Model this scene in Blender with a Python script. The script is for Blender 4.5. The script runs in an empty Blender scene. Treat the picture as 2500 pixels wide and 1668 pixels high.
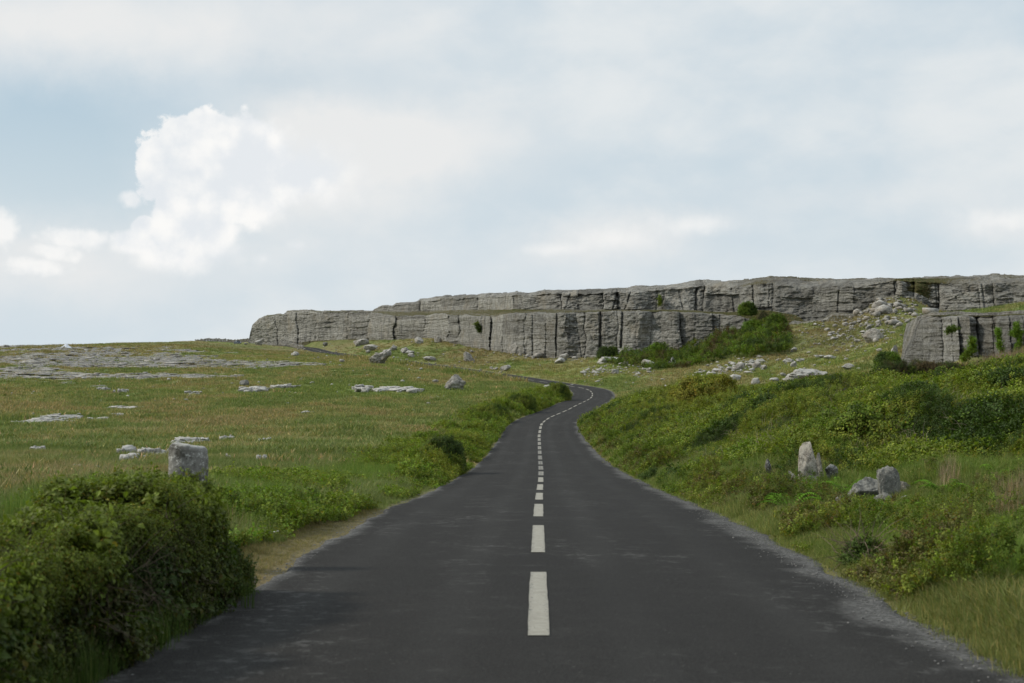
import bpy, bmesh, math, random
import numpy as np
random.seed(7)
RNG = np.random.default_rng(11)
SC = bpy.context.scene
COL = SC.collection

# ------------------------------------------------------------------ camera, world, sun, exposure
F, CX, CY = 3472.0, 1250.0, 834.0            # 50 mm lens in photo pixels; eye at the origin, looking along +Y
cam_d = bpy.data.cameras.new('camera'); cam = bpy.data.objects.new('camera', cam_d); COL.objects.link(cam)
cam_d.sensor_width = 36; cam_d.lens = 50; cam_d.clip_start = 0.1; cam_d.clip_end = 20000
cam.rotation_euler = (math.radians(90), 0, 0)
cam_d.dof.use_dof = True; cam_d.dof.focus_distance = 75; cam_d.dof.aperture_fstop = 4.0
SC.camera = cam
SC.view_settings.view_transform = 'Standard'; SC.view_settings.look = 'None'
SC.view_settings.gamma = 1; SC.view_settings.use_curve_mapping = False
SC.view_settings.exposure = 0.0
SUN_AZ, SUN_EL = math.radians(-86), math.radians(36)     # measured from +Y, to the left
sd = bpy.data.lights.new('sun', 'SUN'); sun = bpy.data.objects.new('sun', sd); COL.objects.link(sun)
sd.energy = 2.7; sd.angle = math.radians(7); sd.color = (1.0, 0.93, 0.80)
sun.rotation_euler = (math.radians(90) - SUN_EL, 0, math.pi - SUN_AZ)
world = bpy.data.worlds.new('World'); SC.world = world; world.use_nodes = True

class NT:
    """small helper to write node trees as expressions"""
    def __init__(s, nt): s.nt = nt; s.n = nt.nodes; s.l = nt.links
    def new(s, t, **kw):
        nd = s.n.new(t)
        for k, v in kw.items(): setattr(nd, k, v)
        return nd
    def put(s, sock, v):
        if isinstance(v, (int, float)):
            sock.default_value = v
        elif isinstance(v, tuple):
            sock.default_value = v if len(v) == len(sock.default_value) else v + (1.0,)
        else: s.l.new(v, sock)
    def m(s, op, a, b=None, c=None, clamp=False):
        nd = s.new('ShaderNodeMath', operation=op); nd.use_clamp = clamp
        s.put(nd.inputs[0], a)
        if b is not None: s.put(nd.inputs[1], b)
        if c is not None: s.put(nd.inputs[2], c)
        return nd.outputs[0]
    def vm(s, op, a, b=None):
        nd = s.new('ShaderNodeVectorMath', operation=op); s.put(nd.inputs[0], a)
        if b is not None: s.put(nd.inputs[1], b)
        return nd.outputs[0]
    def ss(s, x, lo, hi):
        nd = s.new('ShaderNodeMapRange', interpolation_type='SMOOTHSTEP')
        s.put(nd.inputs[0], x); s.put(nd.inputs[1], lo); s.put(nd.inputs[2], hi); return nd.outputs[0]
    def lerp(s, x, lo, hi, a, b):
        nd = s.new('ShaderNodeMapRange'); s.put(nd.inputs[0], x)
        for i, v in enumerate((lo, hi, a, b)): s.put(nd.inputs[i+1], v)
        return nd.outputs[0]
    def noise(s, vec, scale, detail=5, rough=0.55, dist=0.0, col=False):
        nd = s.new('ShaderNodeTexNoise'); s.put(nd.inputs['Vector'], vec)
        nd.inputs['Scale'].default_value = scale; nd.inputs['Detail'].default_value = detail
        nd.inputs['Roughness'].default_value = rough; nd.inputs['Distortion'].default_value = dist
        return nd.outputs[1 if col else 0]
    def mix(s, f, a, b, blend='MIX'):
        nd = s.new('ShaderNodeMix', data_type='RGBA', blend_type=blend)
        s.put(nd.inputs[0], f); s.put(nd.inputs[6], a); s.put(nd.inputs[7], b); return nd.outputs[2]
    def xyz(s, x, y, z):
        nd = s.new('ShaderNodeCombineXYZ')
        for i, v in enumerate((x, y, z)): s.put(nd.inputs[i], v)
        return nd.outputs[0]
    def sep(s, v):
        nd = s.new('ShaderNodeSeparateXYZ'); s.put(nd.inputs[0], v); return nd.outputs

def build_sky():
    t = NT(world.node_tree)
    for nd in list(t.n): t.n.remove(nd)
    out = t.new('ShaderNodeOutputWorld'); bg = t.new('ShaderNodeBackground'); bg.inputs[1].default_value = 0.1
    t.l.new(bg.outputs[0], out.inputs[0])
    sky = t.new('ShaderNodeTexSky', sky_type='NISHITA'); sky.sun_disc = False
    sky.sun_elevation = SUN_EL; sky.sun_rotation = SUN_AZ; sky.air_density = 1.0; sky.dust_density = 1.0; sky.ozone_density = 1.0
    d = t.new('ShaderNodeTexCoord').outputs['Generated']
    x, y, z = t.sep(d)
    A = t.m('MULTIPLY', t.m('ARCTAN2', x, y), F)          # bearing and height of the direction, in 1/3472 rad
    E = t.m('MULTIPLY', t.m('ARCSINE', z), F)
    flat = t.vm('MULTIPLY', d, (1.0, 1.0, 1.8))
    wob = t.noise(d, 9, 5, .6, col=True)
    wob2 = t.noise(d, 42, 5, .62, col=True)
    wx, wy, _ = t.sep(wob); vx, vy, _ = t.sep(wob2)
    A1 = t.m('ADD', t.m('MULTIPLY_ADD', t.m('SUBTRACT', wx, .5), 150, A), t.m('MULTIPLY', t.m('SUBTRACT', vx, .5), 60))
    E1 = t.m('ADD', t.m('MULTIPLY_ADD', t.m('SUBTRACT', wy, .5), 130, E), t.m('MULTIPLY', t.m('SUBTRACT', vy, .5), 60))
    def place(u, v):
        az = math.atan((u-CX)/F); return az*F, math.atan((CY-v)/F*math.cos(az))*F
    A2 = t.m('ADD', t.m('MULTIPLY_ADD', t.m('SUBTRACT', wx, .5), 26, A), t.m('MULTIPLY', t.m('SUBTRACT', vx, .5), 16))
    E2 = t.m('ADD', t.m('MULTIPLY_ADD', t.m('SUBTRACT', wy, .5), 26, E), t.m('MULTIPLY', t.m('SUBTRACT', vy, .5), 16))
    def blob(u, v, rx, ry, warped=True):
        a, e = place(u, v)
        da = t.m('DIVIDE', t.m('SUBTRACT', A1 if warped else A2, a), rx); de = t.m('DIVIDE', t.m('SUBTRACT', E1 if warped else E2, e), ry)
        return t.m('SUBTRACT', 1.0, t.m('SQRT', t.m('ADD', t.m('MULTIPLY', da, da), t.m('MULTIPLY', de, de))))
    def soft(lst):
        acc = None
        for u, v, rx, ry, w in lst:
            b = t.m('MULTIPLY', t.ss(blob(u, v, rx, ry), 0, 1), w)
            acc = b if acc is None else t.m('ADD', acc, b)
        return acc
    def hard(lst):
        acc = None
        for u, v, rx, ry in lst:
            b = blob(u, v, rx, ry, False)
            acc = b if acc is None else t.m('SMOOTH_MAX', acc, b, .12)
        return acc
    # clear sky seen through thin haze: paler towards the horizon
    blue = t.mix(t.ss(E, 700, -40), t.mix(.75, sky.outputs[0], (5.0, 6.4, 7.35)), (6.9, 7.6, 8.05))
    # thin high veil, streaky
    n = t.noise(flat, 4.2, 5, .5, .3)
    n2 = t.noise(flat, 14, 5, .55, .2)
    holes = soft([(90, 390, 520, 330, .95), (690, 225, 200, 140, .55), (1500, 1000, 2000, 420, .25), (2150, 610, 560, 130, .35)])
    veil = t.m('SUBTRACT', t.m('ADD', t.m('MULTIPLY_ADD', n, .8, .42), t.m('MULTIPLY', t.m('SUBTRACT', n2, .5), .35)), holes, clamp=True)
    veilc = t.mix(t.ss(t.m('ADD', n, t.m('MULTIPLY', t.m('SUBTRACT', n2, .5), .4)), .38, .68), (6.3, 7.15, 7.75), (7.8, 8.15, 8.3))
    c = t.mix(veil, blue, veilc)
    # bright broad sheets
    sheet = t.m('MULTIPLY', soft([(520, 60, 900, 210, .85), (60, 80, 420, 190, .5), (1000, 340, 560, 200, .95), (780, 430, 430, 260, 1.0), (1480, 590, 330, 90, .8), (1700, 540, 260, 60, .5),
                  (2430, 540, 260, 60, .6), (250, 660, 560, 170, .75), (1250, 660, 900, 130, .25), (60, 650, 300, 120, .4), (2100, 480, 500, 60, .3)]),
                  t.m('MULTIPLY_ADD', n2, 1.1, .45), clamp=True)
    c = t.mix(sheet, c, (8.2, 8.3, 8.3))
    # heaped cloud, cauliflower edge on its lit side, melting into the sheet on its right and below
    def cells(scale):
        nd = t.new('ShaderNodeTexVoronoi', feature='SMOOTH_F1'); t.put(nd.inputs['Vector'], t.vm('ADD', d, t.vm('MULTIPLY', wob2, (.005, .005, .005)))); nd.inputs['Scale'].default_value = scale; nd.inputs['Smoothness'].default_value = .25
        return nd.outputs['Distance']
    c1 = cells(62); c2 = cells(135)
    billow = t.m('ADD', t.m('MULTIPLY', t.m('SUBTRACT', .42, c1), .20), t.m('MULTIPLY', t.m('SUBTRACT', .42, c2), .13))
    pn = t.noise(d, 60, 8, .7)
    rough = t.m('ADD', billow, t.m('MULTIPLY', t.m('SUBTRACT', pn, .5), .42))
    H = hard([(492, 425, 172, 158), (600, 425, 200, 152), (780, 430, 170, 105), (475, 560, 130, 125), (430, 610, 150, 80), (330, 595, 76, 40), (350, 555, 36, 38)])
    puff = t.m('ADD', H, rough)
    fade = t.m('MULTIPLY', t.ss(E, 150, 340), t.ss(A, -380, -640))
    width = t.m('MULTIPLY_ADD', t.m('SUBTRACT', 1.0, fade), .6, .09)
    soften = t.ss(A, -180, -720)                          # crisp on the left, dissolving to the right
    width = t.m('ADD', width, t.m('MULTIPLY', t.m('SUBTRACT', 1.0, soften), .8))
    dens = t.ss(t.m('DIVIDE', puff, width, clamp=True), 0, 1)
    H2 = hard([(722, 600, 40, 22), (640, 632, 40, 26), (1360, 606, 150, 30), (1500, 585, 170, 60), (1690, 550, 170, 46), (2440, 535, 190, 50), (560, 612, 70, 60)])
    dens2 = t.m('MULTIPLY', t.ss(t.m('ADD', t.m('SUBTRACT', H2, .12), t.m('MULTIPLY', rough, 1.5)), .0, 1.1), .62)
    H3 = hard([(314, 487, 44, 28), (5, 562, 52, 56), (160, 582, 80, 34), (215, 585, 50, 32), (130, 620, 70, 30), (85, 655, 85, 30)])
    dens2 = t.m('MAXIMUM', dens2, t.m('MULTIPLY', t.ss(t.m('ADD', H3, t.m('MULTIPLY', rough, 1.9)), .0, .6), .8))
    dens = t.m('MAXIMUM', dens, dens2)
    lit = t.m('SUBTRACT', t.noise(t.vm('ADD', d, (.012, .0, -.012)), 17, 6, .58), t.noise(d, 17, 6, .58))
    relief = t.m('MULTIPLY', t.m('SUBTRACT', c1, .40), .6)
    shade = t.ss(t.m('ADD', t.m('ADD', t.m('MULTIPLY', lit, 2.4), relief), t.m('MULTIPLY', t.m('SUBTRACT', H, .3), .35)), -.40, .42)
    hc = t.mix(shade, (9.8, 9.7, 9.5), (7.9, 8.25, 8.6))
    c = t.mix(t.m('MULTIPLY', dens, .94), c, hc)
    t.l.new(c, bg.inputs[0])
build_sky()

# ------------------------------------------------------------------ numeric helpers
def hash3(ix, iy, iz, seed):
    h = (np.atleast_1d(ix).astype(np.int64)*374761393 + np.atleast_1d(iy).astype(np.int64)*668265263 + np.atleast_1d(iz).astype(np.int64)*2147483647 + seed*1274126177) & 0xFFFFFFFF
    h = ((h ^ (h >> 13))*1274126177) & 0xFFFFFFFF
    h = (h ^ (h >> 16)) & 0xFFFFFFFF
    h = (h*2146822519) & 0xFFFFFFFF
    r = ((h ^ (h >> 15)) & 0xFFFFFF)/float(0xFFFFFF)
    return r if np.ndim(ix) else r[0]
def vnoise(x, y, z=None, seed=0):
    x = np.asarray(x, float); y = np.asarray(y, float)
    if z is None:
        xi, yi = np.floor(x), np.floor(y); fx, fy = x-xi, y-yi
        fx = fx*fx*fx*(fx*(fx*6-15)+10); fy = fy*fy*fy*(fy*(fy*6-15)+10); z0 = np.zeros_like(xi)
        a = hash3(xi, yi, z0, seed); b = hash3(xi+1, yi, z0, seed); c = hash3(xi, yi+1, z0, seed); d = hash3(xi+1, yi+1, z0, seed)
        return (a+(b-a)*fx)*(1-fy)+(c+(d-c)*fx)*fy
    z = np.asarray(z, float)
    xi, yi, zi = np.floor(x), np.floor(y), np.floor(z)
    fx, fy, fz = x-xi, y-yi, z-zi
    fx = fx*fx*fx*(fx*(fx*6-15)+10); fy = fy*fy*fy*(fy*(fy*6-15)+10); fz = fz*fz*fz*(fz*(fz*6-15)+10)
    r = 0
    for dx in (0, 1):
        for dy in (0, 1):
            for dz in (0, 1):
                w = (fx if dx else 1-fx)*(fy if dy else 1-fy)*(fz if dz else 1-fz)
                r = r + w*hash3(xi+dx, yi+dy, zi+dz, seed)
    return r
def fbm(x, y, z=None, seed=0, octv=4, gain=.5):
    s = 0; a = 1; tot = 0; k = 1.0
    for o in range(octv):
        s = s + a*vnoise(np.asarray(x)*k+o*17.3, np.asarray(y)*k-o*9.1, None if z is None else np.asarray(z)*k, seed+o); tot += a; a *= gain; k *= 2.03
    return s/tot
def sstep(x, a, b):
    t = np.clip((x-a)/(b-a), 0, 1); return t*t*(3-2*t)
def tab(pts):
    p = np.array(pts, float); return lambda u: np.interp(u, p[:, 0], p[:, 1])
def smooth_tab(pts, step, k):
    p = np.array(pts, float); x = np.arange(p[0, 0], p[-1, 0], step); y = np.interp(x, p[:, 0], p[:, 1])
    for _ in range(3):
        yy = np.pad(y, k, mode='reflect', reflect_type='odd'); y = np.convolve(yy, np.ones(2*k+1)/(2*k+1), 'valid')
    return lambda u: np.interp(u, x, y)

# ------------------------------------------------------------------ the road line (X and height against distance), surveyed from its width and dashes
road_px = [(1311,1665,8.26),(1317,1549,10.0),(1314,1440,12.56),(1314,1384,14.5),(1314,1287,19.5),(1315,1234,25.3),(1317.5,1200,33.2),(1320,1175,40.8),(1321,1150,50.9),
 (1319,1126,62.5),(1317,1092,79),(1316,1065,96),(1320,1041,110),(1323,1034,116),(1331,1027,122),(1340,1020.6,127.5),(1353,1014.7,133.5),(1367,1009,139.3),(1382,1002.7,145.2),
 (1395,996.5,151),(1407,989.8,157),(1418.6,984.4,163),(1429,979.6,168.9),(1438,975,174.8),(1444.6,970,180.7),(1446.5,965,186.7),(1446,960,192.7),(1442,955,198.5),(1434,951,204),
 (1422,947.5,209),(1404,944.5,213),(1386,941.5,216.5),(1290,927,233),(1240,919,246),(1150,906,268),(1050,892,293),(953,879,320),(880,871,350),(830,864.5,385),(791,860,410),
 (754,850,455),(715,845,490),(650,842,525),(580,841.5,545),(500,838.5,562),(400,837,590)]
rx = [(Y, (u-CX)/F*Y) for u, v, Y in road_px]; rz = [(Y, -(v-CY)/F*Y) for u, v, Y in road_px]
rx = [(-60, .1), (0, .1)] + rx; rz = [(-60, -1.2), (-20, -1.35), (0, -1.58), (4, -1.77)] + rz
XR = smooth_tab(rx, .25, 5); ZR = smooth_tab(rz, .25, 8)
def HEAD(Y): return (XR(np.asarray(Y)+.6)-XR(np.asarray(Y)-.6))/1.2
def road_off(X, Y):                                   # signed distance from the centre line, right is positive
    return (X-XR(Y))/np.sqrt(1+HEAD(Y)**2)

# ------------------------------------------------------------------ terrain: a smooth surface through surveyed points, the road bed cut into it
ctrl = [(100,1240,18),(400,1170,30),(0,1150,34),(700,1100,62),(300,1050,85),(0,1000,110),(600,1000,118),(1000,1000,125),(1150,962,163),(200,950,160),(700,930,190),(1000,920,213),
 (300,900,235),(0,900,225),(600,890,262),(900,895,256),(0,870,300),(300,865,320),(600,864,345),(750,862,392),(0,849,420),(150,845,440),(300,840,480),(480,833,575),(600,828,640),
 (1200,950,180),(1330,955,185),(1340,990,140),(1100,1080,75),(900,1180,35),(800,1270,19),(200,1500,9),
 (2400,1600,9),(2500,1560,10.5),(2300,1400,14.3),(2000,1330,16.5),(2480,1330,16.5),(2200,1240,22),(2450,1225,22),(1965,1183,29),(2400,1160,27),(2150,1240,24),(2200,1262,20),(1700,1170,36),
 (1500,925,226),(1500,910,242),(1700,900,228),(1400,928,234),(1900,895,200),(2100,880,182),(2100,850,207),(1900,850,228),(1750,880,234),(1300,887,283),(1300,879,297),
 (1252,866,312),(1360,878,296),(1460,872,287),(1585,867,279),(1698,855,274),(1758,822,272),(1865,804,265),(2000,786,258),(2100,772,250),(2200,790,226),(2280,764,240),(2190,724,247),(2225,728,245),(2150,732,248),(2190,735,242),(2120,756,248),(2258,750,242),(2190,716,262),(2400,762,235),(2500,764,230),
 (2250,800,188),(2170,835,188),(606,838,522),(650,840,512),(760,833,482),(850,829,457),(950,829,427),(1000,828,412),(1050,824,397),(1100,840,372),(1180,852,342),(850,846,432),
 (1000,851,372),(1100,866,333),(1200,886,302),(2205,903,158),(2300,912,150),(2450,912,140)]
cp = [((u-CX)/F, math.log(Y), -(v-CY)/F*Y) for u, v, Y in ctrl]
for u, Y, z in [(2300,31,-2.5),(2300,42,-2.1),(2000,46,-2.9),(1700,62,-4.3),(2480,50,-1.9),(2000,62,-2.9),(1600,90,-4.9),(1500,110,-5.7),(1800,82,-3.9),(2200,75,-2.9),(2450,80,-2.5),
                (1900,95,-4.1),(1600,122,-5.3),(1500,146,-6.4),(1700,150,-6.2),(1800,140,-5.7),(2100,112,-4.2),(2450,112,-3.4),(2000,150,-5.0),(1600,185,-6.3),
                (0,520,-6),(300,620,-6),(600,780,-5),(2350,166,3.0),(2500,158,3.0),(2350,190,3.4)]:
    cp.append(((u-CX)/F, math.log(Y), z))
for a, Y, z in [(-.6,8,-1.8),(-.6,30,-3),(-.6,100,-5),(-.6,220,-4.3),(-.6,400,-2.5),(.6,8,-1.8),(.6,20,-2),(.6,40,-1.2),(.6,80,-.6),(.6,140,0),(.6,230,5),(.6,300,8)]+[(a, Y, z) for a in (-.6,-.3,0,.3,.6) for Y, z in ((1100,-14),(2500,-28),(7000,-60))]+[(a,3,-1.7) for a in (-.5,0,.5)]:
    cp.append((a, math.log(Y), z))
for Y in (5,12,20,30,42,55,70,90,110,130,150,170,190,205,216,228,246,268,293,320,350,385,410,455,500,545):
    cp.append((float(XR(Y))/Y, math.log(Y), float(ZR(Y))))
cp = np.array(cp); KA = 7.0
P = cp[:, :2]*[KA, 1]
def _tpsk(d2): return .5*d2*np.log(d2+1e-12)
_D = ((P[:, None]-P[None])**2).sum(-1); _n = len(P)
_M = np.zeros((_n+3, _n+3)); _M[:_n, :_n] = _tpsk(_D)+np.eye(_n)*2e-3
_M[:_n, _n] = 1; _M[:_n, _n+1:] = P; _M[_n, :_n] = 1; _M[_n+1:, :_n] = P.T
_W = np.linalg.solve(_M, np.concatenate([cp[:, 2], [0, 0, 0]]))
GA = np.linspace(-.62, .62, 281); GB = np.linspace(math.log(1.0), math.log(8000), 331)
_g = np.stack(np.meshgrid(GA*KA, GB, indexing='ij'), -1).reshape(-1, 2)
_z = np.concatenate([_tpsk(((c[:, None]-P[None])**2).sum(-1))@_W[:_n]+_W[_n]+c@_W[_n+1:] for c in np.array_split(_g, 12)]).reshape(281, 331)
def smooth_ground(X, Y):
    X = np.asarray(X, float); Y = np.asarray(Y, float)
    r = np.hypot(X, Y); a = np.where(Y > 1e-3, X/np.maximum(Y, 1e-3), np.sign(X)*9); a = np.clip(a, -.6, .6)
    b = np.log(np.maximum(r/np.sqrt(1+a*a), 1.01))
    fa = (a-GA[0])/(GA[1]-GA[0]); fb = np.clip((b-GB[0])/(GB[1]-GB[0]), 0, 329.99)
    i = np.clip(fa.astype(int), 0, 279); j = fb.astype(int); s = fa-i; t = fb-j
    return _z[i, j]*(1-s)*(1-t)+_z[i+1, j]*s*(1-t)+_z[i, j+1]*(1-s)*t+_z[i+1, j+1]*s*t
def ground(X, Y, bed=True):
    X = np.asarray(X, float); Y = np.asarray(Y, float)
    z = smooth_ground(X, Y)
    o = np.abs(road_off(X, Y)); far = sstep(o, 3.0, 9.0)
    z = z+far*((fbm(X*.12, Y*.08, seed=3)-.5)*.7+(fbm(X*.5, Y*.35, seed=5, octv=3)-.5)*.22)+(fbm(X*2.2, Y*2.2, seed=9, octv=2)-.5)*.07*sstep(o, 2.9, 4)
    w = sstep(o, 2.75, 6.0)*np.where(Y < 600, 1, 1); zr = ZR(Y)
    onroad = (Y > -60) & (Y < 589)
    zz = np.where(onroad, zr*(1-w)+z*w, z)
    so = road_off(X, Y); ei = np.where(so > 0, 2.95, 2.52)
    if bed: zz = np.where(onroad, zz-.02*(1-sstep(o, 3.0, 4.5))-.045*(1-sstep(o, 2.6, 3.6))-.12*(1-sstep(o-ei, -.35, .05)), zz)
    return zz
_YS = np.exp(np.linspace(math.log(5), math.log(900), 2600))
def hit(u, v):                                         # where the line of sight through a photo point meets the ground
    X = (u-CX)/F*_YS; z = -(v-CY)/F*_YS; g = ground(X, _YS, False); k = np.argmax(g >= z)
    if g[k] < z[k]: k = int(np.argmin(z-g))
    return float(X[k]), float(_YS[k]), float(g[k])

# ------------------------------------------------------------------ mesh helpers
def mesh_np(name, V, Fc, mats=(), smooth=True, attrs=None):
    V = np.asarray(V, np.float32); Fc = np.asarray(Fc, np.int32); k = Fc.shape[1]
    me = bpy.data.meshes.new(name); me.vertices.add(len(V)); me.vertices.foreach_set('co', V.ravel())
    me.loops.add(Fc.size); me.loops.foreach_set('vertex_index', Fc.ravel())
    me.polygons.add(len(Fc)); me.polygons.foreach_set('loop_start', np.arange(0, Fc.size, k, dtype=np.int32))
    me.polygons.foreach_set('use_smooth', np.full(len(Fc), smooth))
    for nm, arr in (attrs or {}).items():
        arr = np.asarray(arr, np.float32)
        if arr.ndim == 1: a = me.attributes.new(nm, 'FLOAT', 'POINT'); a.data.foreach_set('value', arr)
        else:
            a = me.attributes.new(nm, 'FLOAT_COLOR', 'POINT')
            a.data.foreach_set('color', np.concatenate([arr, np.ones((len(arr), 1), np.float32)], 1).ravel())
    for m in (mats if isinstance(mats, (list, tuple)) else [mats]): me.materials.append(m)
    me.update(calc_edges=True); return me
def obj(name, me, parent=None, loc=None, rot=None, scale=None, label=None, cat=None, group=None, kind=None):
    o = bpy.data.objects.new(name, me); COL.objects.link(o)
    if parent is not None: o.parent = parent
    if loc is not None: o.location = loc
    if rot is not None: o.rotation_euler = rot
    if scale is not None: o.scale = scale
    for k, v in (('label', label), ('category', cat), ('group', group), ('kind', kind)):
        if v: o[k] = v
    return o
def grid_faces(nr, nc):
    i = np.arange(nr-1)[:, None]*nc+np.arange(nc-1)[None]; i = i.ravel()
    return np.stack([i, i+1, i+nc+1, i+nc], 1)
class Bag:
    """collects pieces into one mesh"""
    def __init__(s): s.V = []; s.T = []; s.n = 0; s.C = []
    def add(s, V, T, c=None):
        V = np.asarray(V, float); T = np.asarray(T, int); s.V.append(V); s.T.append(T+s.n); s.n += len(V)
        s.C.append(np.tile(np.asarray(c if c is not None else (1, 1, 1), float), (len(V), 1)))
    def mesh(s, name, mat, smooth=False):
        return mesh_np(name, np.concatenate(s.V), np.concatenate(s.T), mat, smooth, {'tone': np.concatenate(s.C)})

# ------------------------------------------------------------------ materials
def material(name):
    m = bpy.data.materials.new(name); m.use_nodes = True; t = NT(m.node_tree)
    b = t.n['Principled BSDF']; return m, t, b
def attr(t, name, kind='GEOMETRY', out='Color'):
    nd = t.new('ShaderNodeAttribute', attribute_name=name, attribute_type=kind); return nd.outputs[out]
def bump(t, b, h, dist, strength=1.0):
    nd = t.new('ShaderNodeBump'); nd.inputs['Distance'].default_value = dist; nd.inputs['Strength'].default_value = strength
    t.put(nd.inputs['Height'], h); t.l.new(nd.outputs[0], b.inputs['Normal'])
def mat_ground():
    m, t, b = material('turf'); p = t.new('ShaderNodeTexCoord').outputs['Object']
    n = t.noise(p, 1.7, 6, .65); n2 = t.noise(p, 9, 4, .6)
    k = t.m('ADD', t.m('MULTIPLY', n, .9), t.m('MULTIPLY', n2, .5))
    c = t.mix(1.0, attr(t, 'tint'), t.xyz(t.m('ADD', k, .3), t.m('ADD', k, .3), t.m('ADD', k, .28)), 'MULTIPLY')
    rk = attr(t, 'rock', out='Fac'); rn = t.noise(t.vm('MULTIPLY', p, (1, 1, 3)), 1.3, 8, .7)
    rockc = t.mix(t.ss(rn, .35, .65), (.13, .126, .115), (.32, .312, .295))
    c = t.mix(t.ss(t.m('ADD', rk, t.m('MULTIPLY', t.m('SUBTRACT', rn, .5), 2.2)), .5, .7), c, rockc)
    t.l.new(c, b.inputs['Base Color']); b.inputs['Roughness'].default_value = .95; b.inputs['Specular IOR Level'].default_value = .1
    bump(t, b, t.m('ADD', n2, t.m('MULTIPLY', rn, .6)), .12); return m
def mat_rock(name, base=(.36, .355, .34), dark=(.13, .128, .12), pale=(.5, .495, .47), warm=(.30, .24, .17), scale=1.0, pale_top=True, streak=False):
    m, t, b = material(name); p = t.new('ShaderNodeTexCoord').outputs['Object' if streak else 'Object']
    ge = t.new('ShaderNodeNewGeometry'); wp = ge.outputs['Position']; p = wp
    n = t.noise(p, .9*scale, 8, .68, .3); n2 = t.noise(p, 5*scale, 7, .7); n3 = t.noise(p, .25*scale, 4, .6)
    c = t.mix(t.ss(n, .36, .62), dark, base); c = t.mix(t.ss(n2, .5, .72), c, pale)
    c = t.mix(t.m('MULTIPLY', t.ss(n3, .5, .7), .45), c, warm)
    if streak:
        st = t.noise(t.vm('MULTIPLY', p, (1.1, 1.1, .07)), 1.0, 6, .6); st2 = t.noise(t.vm('MULTIPLY', p, (.35, .35, .05)), 1.0, 3, .6)
        c = t.mix(t.m('MULTIPLY', t.m('MULTIPLY', t.ss(st, .48, .68), t.ss(st2, .42, .62)), .75), c, (.085, .085, .085))
        c = t.mix(t.m('MULTIPLY', t.ss(t.noise(t.vm('MULTIPLY', p, (1.5, 1.5, .09)), 1.0, 5, .6), .58, .72), .4), c, (.45, .445, .43))
        bed = t.noise(t.vm('MULTIPLY', p, (.12, .12, 3.0)), 1.0, 5, .6)
        c = t.mix(t.m('MULTIPLY', t.ss(bed, .56, .68), .15), c, (.12, .118, .11))
        tb = attr(t, 'bedtone', out='Fac'); k = t.m('MULTIPLY_ADD', tb, .75, .62)
        c = t.mix(1.0, c, t.xyz(k, k, t.m('MULTIPLY', k, .985)), 'MULTIPLY')
        vg = attr(t, 'veg', out='Fac')
        gcol = t.mix(t.ss(n2, .4, .62), (.055, .075, .02), (.15, .115, .055))
        c = t.mix(t.ss(t.m('ADD', vg, t.m('MULTIPLY', t.m('SUBTRACT', n2, .5), .9)), .42, .58), c, gcol)
    elif pale_top:
        nz = t.sep(ge.outputs['Normal'])[2]
        c = t.mix(t.m('MULTIPLY', t.ss(t.m('ADD', nz, t.m('SUBTRACT', n, .5)), .55, 1.0), .5), c, pale)  # upward facing parts mixed towards the pale tone
    t.l.new(c, b.inputs['Base Color']); b.inputs['Roughness'].default_value = .92; b.inputs['Specular IOR Level'].default_value = .2
    h = t.m('ADD', t.m('MULTIPLY', n2, .6), n)
    if streak: h = t.m('ADD', h, t.m('MULTIPLY', bed, .7))
    bump(t, b, h, .9 if streak else .12/scale); return m
def mat_leaf(name, rough=.6, trans=.3, spec=.25):
    m, t, b = material(name); c = t.mix(1.0, attr(t, 'tint', 'INSTANCER'), attr(t, 'tone'), 'MULTIPLY')
    t.l.new(c, b.inputs['Base Color']); b.inputs['Roughness'].default_value = rough; b.inputs['Specular IOR Level'].default_value = spec
    tr = t.new('ShaderNodeBsdfTranslucent'); t.l.new(t.mix(1.0, c, (1.1, 1.25, .6), 'MULTIPLY'), tr.inputs[0])
    mx = t.new('ShaderNodeMixShader'); mx.inputs[0].default_value = trans
    t.l.new(b.outputs[0], mx.inputs[1]); t.l.new(tr.outputs[0], mx.inputs[2]); t.l.new(mx.outputs[0], t.n['Material Output'].inputs[0]); return m
def mat_plain(name, col, rough=.6, metal=0.0, vary=0.0, scale=20, emit=None):
    m, t, b = material(name)
    if vary:
        p = t.new('ShaderNodeNewGeometry').outputs['Position']; n = t.noise(p, scale, 5, .6)
        t.l.new(t.mix(n, tuple(x*(1-vary) for x in col), tuple(min(1, x*(1+vary)) for x in col)), b.inputs['Base Color'])
    else: b.inputs['Base Color'].default_value = (*col, 1)
    b.inputs['Roughness'].default_value = rough; b.inputs['Metallic'].default_value = metal; return m
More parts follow.
